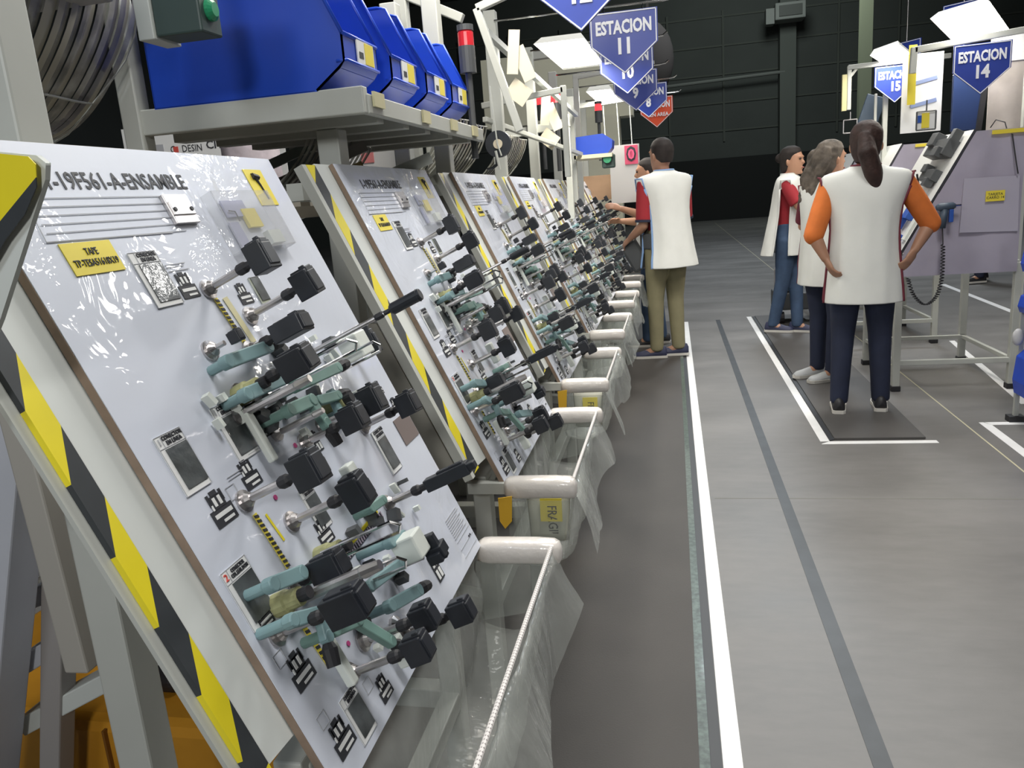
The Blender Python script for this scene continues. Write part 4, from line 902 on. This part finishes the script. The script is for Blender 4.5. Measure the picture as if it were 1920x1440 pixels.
def squarehook(x, y, z, s, lab, fill=None):
    t = thing('square_hook', (x, y, z), lab, 'hook', 'square wire hooks'); m = M()
    m.tube([(x, y, z+s*1.1), (x, y, z+s/2)], .004, 6); c = [(-s/2, s/2), (s/2, s/2), (s/2, -s/2), (-s/2, -s/2), (-s/2, s/2)]
    for p, q in zip(c, c[1:]): m.tube([(x+p[0], y, z+p[1]), (x+q[0], y, z+q[1])], .0045, 6)
    m.build('wire', STEEL if not fill else GREYD, t)
    if fill:
        m = M(); m.box((x, y+.01, z), (s*.95, .004, s*.9), 0); m.box((x-s*.02, y+.006, z), (s*.4, .004, s*.8), 1); m.box((x-s*.33, y+.006, z+s*.1), (s*.2, .004, s*.4), 2); m.build('card', [PAPER, YLAB, BLUET], t)
squarehook(1.395, 6.9, 1.715, .10, 'empty square wire hook below the left end of the far frame')
squarehook(1.49, 5.28, 1.625, .105, 'square wire hook holding a yellow and white card', True)
sign(1.775, 5.28, 2.02, .285, .27, 'ESTACION', '14', 'blue pointed sign reading ESTACION 14 at the top right', rod=False, yaw=-.10)
sign(1.705, 6.86, 2.125, .285, .26, 'ESTACION', '15', 'blue pointed sign ESTACION 15 partly covered by hanging papers', rod=False)
sign(2.08, 6.6, 2.48, .28, .30, 'PRUEBA', '', 'blue sign reading PRUEBA ELECTRICA at the top right corner', rod=False, yaw=-.75)
text('ELECTRICA', .055, SIGNW, frame((2.07, 6.585, 2.33), (math.cos(-.75), math.sin(-.75), 0), (0, 0, 1)), bpy.data.objects['hanging_sign.008'], sx=.7, bold=.001)
sign(2.02, 7.8, 2.42, .28, .30, '', '', 'blue sign seen edge-on behind the bright right lamps', rod=False, yaw=-1.0)
t = thing('banner_sheet', (1.5, 5.5, 1.75), 'white notice sheets with blue stripes hanging right of the ESTACION 15 sign', 'notice')
M().box((1.52, 5.50, 1.80), (.23, .008, .46)).build('sheet', PAPER, t)
for z in (1.87, 1.74): M().box((1.53, 5.494, z), (.15, .003, .022), 0, Matrix.Rotation(-.2, 3, 'Y')).build('blue_stripe', mat('pale_blue_print', (.25, .32, .55), .6), t)

m = M(); m.box((1.435, 5.40, 1.90), (.045, .004, .34)); m.build('yellow_strip', YLAB, t)
t = thing('banner_sheet', (2.0, 5.5, 1.8), 'tall pale notice sheets right of the ESTACION 14 sign', 'notice')
M().box((2.02, 5.55, 1.83), (.22, .008, .56)).build('sheet', mat('pinkish_sheet', (.55, .50, .46), .6, var=.15, scale=8), t)
M().box((2.02, 5.54, 2.02), (.20, .004, .16)).build('upper_sheet', PAPER, t)
t = thing('monitor', (1.62, 7.1, 1.75), 'dark blue-grey tilted flat monitor behind the tall woman', 'monitor')
M().box((1.585, 7.1, 1.80), (.15, .03, .30), 0, Matrix.Rotation(.32, 3, 'Y')).build('screen', TANK, t, bevel=.006); M().bar((1.63, 7.13, 1.2), (1.63, 7.13, 1.75), .03).build('stand', CREAM, t)
t = thing('monitor', (1.85, 5.6, 1.7), 'dark blue panel behind the ESTACION 14 sign', 'monitor')
M().box((1.815, 5.62, 1.73), (.17, .03, .34)).build('screen', mat('deep_blue_screen', (.02, .04, .12), .4), t, bevel=.004); M().bar((1.88, 5.60, 1.54), (1.91, 5.60, 1.86), .03).build('stand', RUB, t)
m = M(); m.tube([(1.90, 5.45, 1.56), (1.91, 5.40, 1.60), (1.945, 5.36, 1.58), (1.95, 5.34, 1.54), (1.90, 5.12, 1.50), (1.925, 5.11, 1.35), (1.94, 5.11, 1.28)], .0035, 6); o = m.build('loose_cable', RUB); tag(o, 'thin black cable draped over the near lilac curtain', 'cable')
M().box((-.86, 8.42, 1.14), (.05, .05, 2.28)).build('sign_post', CREAM, bpy.data.objects['hanging_sign.005'])
for nm, q in (('hanging_sign.008', (2.08, 6.6, 2.48)), ('hanging_sign.009', (2.02, 7.8, 2.42))):
    M().tube([q, (q[0], q[1], 9.0)], .004, 6).build('hanger_wire', STEEL, bpy.data.objects[nm])
# trolley base between the right stations
t = thing('low_trolley', (1.3, 7.0, 0), 'low black wheeled base behind the women', 'trolley')
M().box((1.15, 7.95, .22), (.42, .4, .16)).build('deck', GREYD, t, bevel=.01); M().box((1.02, 7.9, .42), (.14, .2, .22)).build('clear_bag', mat('pale_bag', (.4, .38, .40), .4), t, bevel=.02)
for x in (1.0, 1.3):
    m = M(); m.tube([(x-.02, 7.8, .06), (x+.02, 7.8, .06)], .06, 14); m.build('wheel', RUB, t)
# blue bin stand at right frame edge
t = thing('bin_stand', (1.80, 4.46, 0), 'white post stand at the right frame edge carrying blue bins', 'stand')
M().box((1.765, 4.47, .53), (.022, .022, 1.0)).build('post', CREAM, t); M().box((1.765, 4.47, .016), (.075, .06, .032)).build('rubber_foot', RUB, t); M().box((2.05, 4.47, .5), (.5, .02, .02)).build('crossbar', CREAM, t)
for i_, (z, zh, lb) in enumerate(((.16, .25, 'blue bin lowest on the stand at the right frame edge'), (.59, .11, 'blue bin in the middle of the stand at the right frame edge'), (.80, .14, 'blue bin highest on the stand at the right frame edge'))):
    t2 = thing('hanging_bin', (1.9, 4.5, z), lb, 'storage bin', 'blue bins on the right stand'); M().prism((1.745, 4.458, z), (1, 0, 0), (0, 0, 1), [(-.012, zh*.3), (.0, 0), (.25, -.01), (.25, zh), (.05, zh), (.0, zh*.8)], .14).build('bin_body', BLUEBIN, t2, bevel=.006)
o = M().ball((1.735, 4.43, .465), (.028, .02, .045), 12, 8).build('cloth_bag', mat('grey_cloth', (.5, .5, .52), .7), smooth=True); tag(o, 'small grey-white cloth bag tied to the right stand', 'bag')
#PEOPLE
# ------------------------------------------------ people
SKIN = mat('skin_warm', (.50, .27, .17), .5, var=.06, scale=10)
SKIN2 = mat('skin_tan', (.36, .19, .12), .5, var=.06, scale=10)
VEST = mat('white_vest_cloth', (.72, .73, .70), .8, var=.04, scale=6, bump=.1, bscale=14)
MAROON = mat('maroon_cloth', (.14, .02, .035), .8); REDC = mat('red_polo_cloth', (.34, .02, .03), .8, var=.08, scale=8)
ORC = mat('orange_knit', (.62, .16, .03), .85, var=.1, scale=12); NAVY = mat('navy_trousers', (.016, .022, .05), .8, var=.15, scale=8)
JEAN = mat('blue_jeans', (.045, .08, .15), .8, var=.2, scale=12); KHAKI = mat('khaki_trousers', (.24, .22, .13), .8, var=.1, scale=8)
HAIRB = mat('black_hair', (.020, .014, .012), .75, var=.3, scale=30); HAIRR = mat('dark_brown_hair', (.032, .015, .012), .7, var=.4, scale=26, bump=.5, bscale=40)
HAIRG = mat('ash_brown_hair', (.11, .09, .072), .75, var=.6, scale=18, bump=.6, bscale=30); SOLE = mat('white_sole', (.62, .60, .56), .6)
SHOEW = mat('white_trainer', (.58, .60, .62), .6); SHOEB = mat('black_shoe', (.022, .022, .026), .5); SHOEN = mat('navy_shoe', (.03, .035, .08), .6); BTRIM = mat('pale_blue_trim', (.22, .36, .62), .7); LIP = mat('lips', (.35, .10, .08), .5)
def hand(m, w_, d, pn, side, curl=.5, s=1.0):
    """palm, four unequal bent fingers and a thumb, grown from the wrist w_ along d, palm facing pn"""
    w_ = Vector(w_); d = Vector(d).normalized(); pn = Vector(pn); pn = (pn-d*pn.dot(d)).normalized(); ac = d.cross(pn)*side
    pal = [w_, w_+d*.03*s, w_+d*.06*s, w_+d*.088*s]
    rings = []
    for p, hw, ht in zip(pal, (.024, .032, .038, .036), (.018, .017, .015, .012)):
        rings.append([p+ac*hw*s*math.cos(q)+pn*ht*s*math.sin(q) for q in [2*PI*k_/12 for k_ in range(12)]])
    m.loft(rings)
    for k_, (off, L) in enumerate(((.027, .070), (.009, .080), (-.009, .074), (-.026, .058))):
        b = w_+d*.080*s+ac*off*s; pts = [b]; a = .15+.1*k_*curl
        for seg in (.45, .32, .23):
            a += curl*.75; dd = (d*math.cos(a-.3)+pn*math.sin(a-.3)).normalized(); pts.append(pts[-1]+dd*L*seg*s)
        m.tube(pts, [.0095*s, .009*s, .0085*s, .007*s], 8)
    b = w_+d*.025*s+ac*.028*s; m.tube([b, b+(ac*.6+d*.6+pn*.4).normalized()*.032*s, b+(ac*.45+d*.9+pn*.6).normalized()*.062*s], [.0125*s, .0105*s, .008*s], 8)
def person(x, y, H, f, label, name='person', skin=SKIN, shirt=REDC, pants=NAVY, hairm=HAIRB, hairstyle='short', head_dir=None, lean=0,
           arms=None, feet=None, shoe=SHOEB, sleeve=.5, vest=True, trim=MAROON, hem=.42, hemw=.215, sleeve_trim=False, vest_flare=0, feet_dir=None, lshift=0, sw=1.0):
    f = Vector((f[0], f[1], 0)).normalized(); r = Vector((f.y, -f.x, 0)); up = Vector((0, 0, 1)); k = H/1.65
    B = Vector((x, y, 0)); t = thing(name, B, label, 'person')
    def W(a, b, z): return B+r*a*k+f*(b*k+lean*max(0, z-.9))+up*z*k
    hd = Vector((head_dir[0], head_dir[1], 0)).normalized() if head_dir else f; hr = Vector((hd.y, -hd.x, 0))
    sh = {s: W(s*.165*sw, 0, 1.335) for s in (-1, 1)}; hip = {s: W(s*.085, 0, .86) for s in (-1, 1)}
    feet = feet or {-1: (-.09, -.02), 1: (.09, .02)}
    fd = Vector((feet_dir[0], feet_dir[1], 0)).normalized() if feet_dir else f
    ank = {s: W(feet[s][0], feet[s][1], .085) for s in (-1, 1)}
    knee = {s: (hip[s]+ank[s])/2+f*.02 for s in (-1, 1)}
    arms = arms or {}
    el, wr = {}, {}
    for s in (-1, 1):
        a = arms.get(s, ((s*.23, .03, 1.06), (s*.17, .20, .92)))
        el[s] = Vector(a[0]) if len(a) > 2 else W(*a[0]); wr[s] = Vector(a[1]) if len(a) > 2 else W(*a[1])
    def ell(c, rx, ry, n=18, e=1.0, rr=r, ff=f):
        return [c+rr*k*rx*math.copysign(abs(math.cos(q))**e, math.cos(q))+ff*k*ry*math.copysign(abs(math.sin(q))**e, math.sin(q)) for q in [2*PI*j/n for j in range(n)]]
    # body: one continuous remeshed surface
    m = M()
    m.loft([ell(W(0, 0, z), a, b) for z, a, b in ((.82, .10, .08), (.90, .145, .10), (1.0, .125, .088), (1.10, .125, .092), (1.24, .150, .10), (1.33, .150, .085), (1.385, .085, .065), (1.41, .052, .052))])
    nk = W(0, .0, 1.38); hc = W(0, .025, 1.535)
    m.tube([nk, W(0, .01, 1.43), W(0, .018, 1.47)], [.054*k, .048*k, .050*k], 14)
    hrings = []
    for z, a, b, sf in ((-.118, .025, .03, .045), (-.105, .045, .055, .028), (-.075, .058, .075, .015), (-.04, .067, .088, .006), (0, .073, .094, 0), (.045, .076, .096, -.004), (.08, .066, .084, -.006), (.105, .045, .058, -.006), (.116, .018, .022, -.006)):
        hrings.append(ell(hc+up*z*k+hd*sf*k, a, b, 20, 1.0, hr, hd))
    m.loft(hrings)
    m.tube([hc+hd*.090*k+up*.012*k, hc+hd*.108*k-up*.022*k, hc+hd*.092*k-up*.034*k], [.009*k, .014*k, .010*k], 8)
    m.ball(hc+hd*.088*k-up*.066*k, .016*k, 8, 6); m.ball(hc+hd*.082*k-up*.104*k, .018*k, 8, 6)
    m.tube([hc+hd*.085*k+hr*.045*k+up*.03*k, hc+hd*.096*k+up*.028*k, hc+hd*.085*k-hr*.045*k+up*.03*k], .010*k, 6)
    for s in (-1, 1): m.ball(hc+hr*s*.077*k-up*.012*k-hd*.008*k, (.012*k, .018*k, .030*k), 8, 6)
    for s in (-1, 1):
        m.tube([sh[s]-r*s*.03, sh[s], (sh[s]+el[s])/2, el[s]], [.05*k, .052*k, .042*k, .036*k], 12)
        m.tube([el[s], el[s]+(wr[s]-el[s])*.3, wr[s]], [.037*k, .038*k, .024*k], 12); m.ball(el[s], .037*k, 10, 8)
        d = (wr[s]-el[s]).normalized(); hand(m, wr[s]-d*.01, d, -r*s*.6+Vector((0, 0, -.5)), s, .55, .95*k)
        m.tube([hip[s], knee[s], ank[s]], [.078*k, .05*k, .034*k], 12); m.tube([ank[s], ank[s]-up*.03+fd*.05, ank[s]-up*.045+fd*.12], [.034*k, .034*k, .026*k], 10)
    m.build('body', skin, t, remesh=.0065)
    e = M()
    for s in (-1, 1): e.ball(hc+hd*.0875*k+hr*s*.030*k+up*.012*k, (.011*k, .011*k, .0075*k), 10, 6)
    e.build('eye', mat('eye_dark', (.03, .02, .02), .3), t)
    e = M(); e.tube([hc+hd*.100*k-hr*.020*k-up*.062*k, hc+hd*.107*k-up*.063*k, hc+hd*.100*k+hr*.020*k-up*.062*k], [.003, .006, .003], 6); e.build('mouth', LIP, t)
    # trousers
    m = M(); m.loft([ell(W(0, 0, z), a, b, 18, .9) for z, a, b in ((.78, .155, .10), (.86, .175, .118), (.93, .165, .112), (1.0, .148, .10))])
    for s in (-1, 1): m.tube([hip[s]-up*.0, hip[s]+(knee[s]-hip[s])*.35, knee[s], knee[s]+(ank[s]-knee[s])*.5, ank[s]-up*.005, ank[s]-up*.02], [.098*k, .090*k, .066*k, .058*k, .052*k, .050*k], 14)
    m.build('trousers', pants, t, remesh=.011)
    for s in (-1, 1):
        a = ank[s]; m = M(); rg = []
        sr = Vector((fd.y, -fd.x, 0))
        for q, (u_, w2, h2) in enumerate(((-.075, .022, .05), (-.065, .033, .075), (-.02, .036, .085), (.05, .038, .062), (.11, .043, .045), (.155, .038, .036), (.178, .018, .024))):
            c = Vector((a.x, a.y, .027))+fd*u_*k; rg.append([c+sr*w2*k*math.cos(p)+up*(max(0, math.sin(p))*h2*k) for p in [2*PI*j/16 for j in range(16)]])
        m.loft(rg); so = m.build('shoe', shoe, t, smooth=True)
        m = M(); rg = []
        for u_, w2 in ((-.080, .024), (-.068, .037), (-.02, .040), (.05, .041), (.11, .047), (.158, .041), (.184, .020)):
            c = Vector((a.x, a.y, 0))+fd*u_*k; rg.append([c+sr*w2*k+up*.014, c+sr*w2*k+up*.034, c-sr*w2*k+up*.034, c-sr*w2*k+up*.014])
        m.loft(rg); m.build('sole', SOLE, so)
    # shirt with sleeves
    m = M(); m.loft([ell(W(0, 0, z), a, b, 18, .9) for z, a, b in ((.84, .160, .112), (.93, .160, .112), (1.0, .142, .105), (1.12, .142, .105), (1.25, .165, .112), (1.33, .168, .098), (1.385, .10, .076), (1.42, .060, .060), (1.435, .056, .058))])
    for s in (-1, 1):
        if sleeve <= .6: end = sh[s]+(el[s]-sh[s])*sleeve/.5*.9; m.tube([sh[s]-r*s*.05, sh[s], (sh[s]+end)/2, end], [.055*k, .060*k, .060*k, .060*k], 14)
        else:
            m.tube([sh[s]-r*s*.05, sh[s], (sh[s]+el[s])/2, el[s]], [.055*k, .060*k, .060*k, .056*k], 14); m.ball(el[s], .057*k, 10, 8)
            en = el[s]+(wr[s]-el[s])*(sleeve-.6); m.tube([el[s], en], [.056*k, .050*k], 14)
    m.build('shirt', shirt, t, remesh=.009)
    if sleeve_trim:
        m = M()
        for s in (-1, 1):
            end = sh[s]+(el[s]-sh[s])*.9; dd = (el[s]-sh[s]).normalized(); m.tube([end-dd*.012, end+dd*.006], .0635*k, 16)
        m.build('sleeve_cuff', NAVY, t)
    if vest:
        rg = []; h0 = hem*1.65
        lev = [(1.425, .066, .066, 1), (1.405, .10, .078, 1), (1.396, .165, .092, .85), (1.374, .220, .100, .75), (1.30, .204, .124, .8), (1.20, .190, .130, .85), (1.08, .180, .130, .9), (.96, .188, .140, .9), (.84, .200, .146, .9)]
        lev += [((.84*.5+h0*.5), hemw*.97, .152, .9), (h0+.01, hemw, .158, .9), (h0, hemw, .158, .9)]
        for z, a, b, ex in lev:
            fl = vest_flare*max(0, (1.25-z))
            c = W(0, -fl*.5, z); ring = ell(c, a*(sw if z > 1.28 else 1), b+fl*.5, 40, ex)
            out = []
            for p in ring:
                dp = p-c; wv = 1+(.05*noise.noise(Vector((math.atan2(dp.y, dp.x)*2.2, z*3.5, x*7)))+.05*noise.noise(Vector((math.atan2(dp.y, dp.x)*5, z*1.5, y))))*min(1, (1.40-z)*3 if z < 1.4 else 0)
                out.append(c+dp*wv)
            rg.append(out)
        m = M(); m.loft(rg, cap=False); keep = [j for j in range(len(m.f)) if not (j//40 >= 4 and (j % 40 in (38, 39, 0, 1, 18, 19, 20, 21)))]
        m.f = [m.f[j] for j in keep]; m.mi = [m.mi[j] for j in keep]
        o = m.build('white_vest', VEST, t, smooth=True, subd=1)
        sd = o.modifiers.new('thick', 'SOLIDIFY'); sd.thickness = .004; sd.offset = 0
        for s in (38, 22, 2, 18):
            m = M(); m.tube([rg[j][s]+(rg[j][s]-rg[j][(s+20) % 40]).normalized()*.003 for j in range(4, len(rg))], .008*k, 6); m.build('side_binding', trim, t, smooth=True)
        for e_ in (0, 20):
            m = M(); m.tube([rg[j][(e_+q_) % 40] for j, q_ in ((4, -2), (3, -2), (3, 0), (3, 2), (4, 2))], .006*k, 6); m.build('armhole_binding', trim, t, smooth=True)
        m = M(); m.tube([c_ for c_ in rg[0]]+[rg[0][0]], .008*k, 6, cap=False); m.build('neck_binding', trim, t, smooth=True)
    # hair
    m = M()
    if hairstyle in ('short', 'shortlong'):
        for z, a, b, sf in (() if False else ()): pass
        rgs = []
        for z, a, b, sf in ((-.055, .045, .040, -.055), (-.02, .072, .070, -.030), (.03, .083, .088, -.018), (.07, .080, .092, -.010), (.105, .060, .072, -.008), (.128, .025, .030, -.008)): rgs.append(ell(hc+up*z*k+hd*sf*k, a, b, 20, 1, hr, hd))
        m.loft(rgs)
        if hairstyle == 'shortlong': m.ball(hc-hd*.06*k-up*.03*k, (.07*k, .07*k, .08*k), 14, 8)
    else:
        rgs = []
        for z, a, b, sf in ((-.10, .05, .035, -.055), (-.05, .074, .062, -.040), (.02, .087, .085, -.024), (.07, .086, .096, -.012), (.108, .064, .078, -.008), (.130, .028, .034, -.008)): rgs.append(ell(hc+up*z*k+hd*sf*k, a, b, 20, 1, hr, hd))
        m.loft(rgs)
        if hairstyle == 'ponytail':
            c = hc-hd*.09*k+up*.02*k; m.tube([c+up*.03, c-hd*.05-up*.06+r*.01, c-hd*.03-up*.16+r*.04, c-hd*.0-up*.27+r*.075, c+hd*.0-up*.37+r*.10, c+hd*.01-up*.43+r*.105], [.045, .062, .060, .046, .026, .006], 14, flat=.75)
            for j in range(9):
                q = random.uniform(-.03, .03); m.tube([c+up*.01+r*q, c-hd*.055-up*.10+r*(q+.02), c-hd*.02-up*.26+r*(.07+q*.8), c-up*(.34+random.uniform(-.03, .05))+r*(.09+q)], [.016, .018, .014, .004], 6)
        if hairstyle == 'bun': m.ball(hc-hd*.11*k+up*.03*k, .042*k, 12, 8)
        if hairstyle == 'curly':
            for j in range(34):
                a = random.uniform(-1.0, 1.0); st = hc-hd*.05*k+hr*a*.075*k+up*random.uniform(-.02, .08)*k; L = random.uniform(.20, .36); ph = random.random()*6
                m.tube([st+up*(-L*q_/8)+(-hd*(.035+.045*(q_/8)))*1.0+(-hr)*(.08*q_/8)+Vector((math.sin(q_*1.3+ph), math.cos(q_*1.1+ph), 0))*.012 for q_ in range(9)], [.018, .022, .022, .021, .020, .018, .015, .012, .005], 7)
    m.build('hair', hairm, t, remesh=.008 if hairstyle != 'curly' else .007)
    return t
# man and woman at the boards
pm = person(-.055, 6.42, 1.72, (-.62, .78), 'man seen from behind in white vest, red polo and khaki trousers at the boards', skin=SKIN2, pants=KHAKI, shirt=REDC, trim=BTRIM, shoe=SHOEN, sleeve=.5, sleeve_trim=True, hem=.435, hemw=.22, sw=1.1,
       arms={-1: ((-.22, 6.28, 1.08), (-.33, 6.36, .985), 0), 1: ((.10, 6.62, 1.08), (-.12, 6.80, 1.02), 0)}, feet={-1: (-.10, .02), 1: (.08, -.02)}, feet_dir=(-1, -.02), vest_flare=.12)
M().box((-.195, 6.315, .955), (.045, .15, .12), 0, Matrix.Rotation(.67, 3, 'Z')).build('waist_pouch', GREYD, pm, bevel=.012)
o = M().box((-.30, 6.45, .84), (.14, .10, .24), 0, Matrix.Rotation(-.5, 3, 'Y')).build('held_pouch', GREYD, bevel=.02); tag(o, 'dark pouch held low between the man and the boards', 'pouch')
person(-.17, 6.95, 1.60, (-1, .05), 'woman in profile behind the man, one bare arm reaching to the boards', skin=SKIN, pants=JEAN, shirt=REDC, shoe=SHOEB, hairstyle='shortlong', trim=MAROON, hem=.44, hemw=.20,
       arms={-1: ((-.22, 6.62, 1.14), (-.41, 6.50, 1.22), 0), 1: ((-.28, 7.12, 1.08), (-.45, 7.05, 1.10), 0)}, feet={-1: (-.10, .06), 1: (.06, -.05)})
# three women at the right stations
person(1.035, 4.70, 1.61, (.16, .98), 'woman seen from behind with hands on hips, orange sleeves and long dark ponytail', skin=SKIN2, pants=NAVY, shirt=ORC, shoe=SHOEB, hairm=HAIRR, hairstyle='ponytail', sleeve=.78, hem=.405, hemw=.215, trim=MAROON, sw=1.12,
       arms={-1: ((.765, 4.66, 1.035), (.825, 4.62, .90), 0), 1: ((1.365, 4.68, 1.06), (1.275, 4.63, .92), 0)}, feet={-1: (-.115, -.03), 1: (.115, .04)}, head_dir=(.25, .97))
person(.985, 5.50, 1.56, (.75, .65), 'woman with long wavy ash-brown hair and white trainers, half hidden by the ponytailed woman', skin=SKIN, pants=NAVY, shirt=MAROON, shoe=SHOEW, hairm=HAIRG, hairstyle='curly', hem=.42, hemw=.20, trim=MAROON,
       arms={-1: ((.87, 5.72, 1.03), (1.08, 5.85, 1.0), 0), 1: ((1.17, 5.38, 1.03), (1.30, 5.55, 1.0), 0)}, feet={-1: (-.09, .03), 1: (.08, -.02)}, head_dir=(.85, .5), feet_dir=(-.8, -.3))
person(1.0, 7.38, 1.61, (.93, -.25), 'woman in red polo, white vest and blue jeans, farthest of the three on the right', skin=SKIN, pants=JEAN, shirt=REDC, shoe=SHOEN, hairstyle='bun', hem=.435, hemw=.205, trim=VEST, vest_flare=.16,
       arms={-1: ((1.14, 7.58, 1.08), (1.35, 7.52, 1.10), 0), 1: ((1.05, 7.18, 1.12), (1.16, 7.10, 1.02), 0)}, feet={-1: (.06, .09), 1: (.07, -.12)}, feet_dir=(.9, -.35), head_dir=(.85, -.5))
person(3.52, 10.15, 1.70, (-.9, -.2), 'person mostly hidden behind the lilac curtain, only dark trousers and shoes showing', skin=SKIN2, pants=NAVY, shirt=NAVY, vest=False, shoe=SHOEB, feet={-1: (-.12, .08), 1: (.10, -.08)})
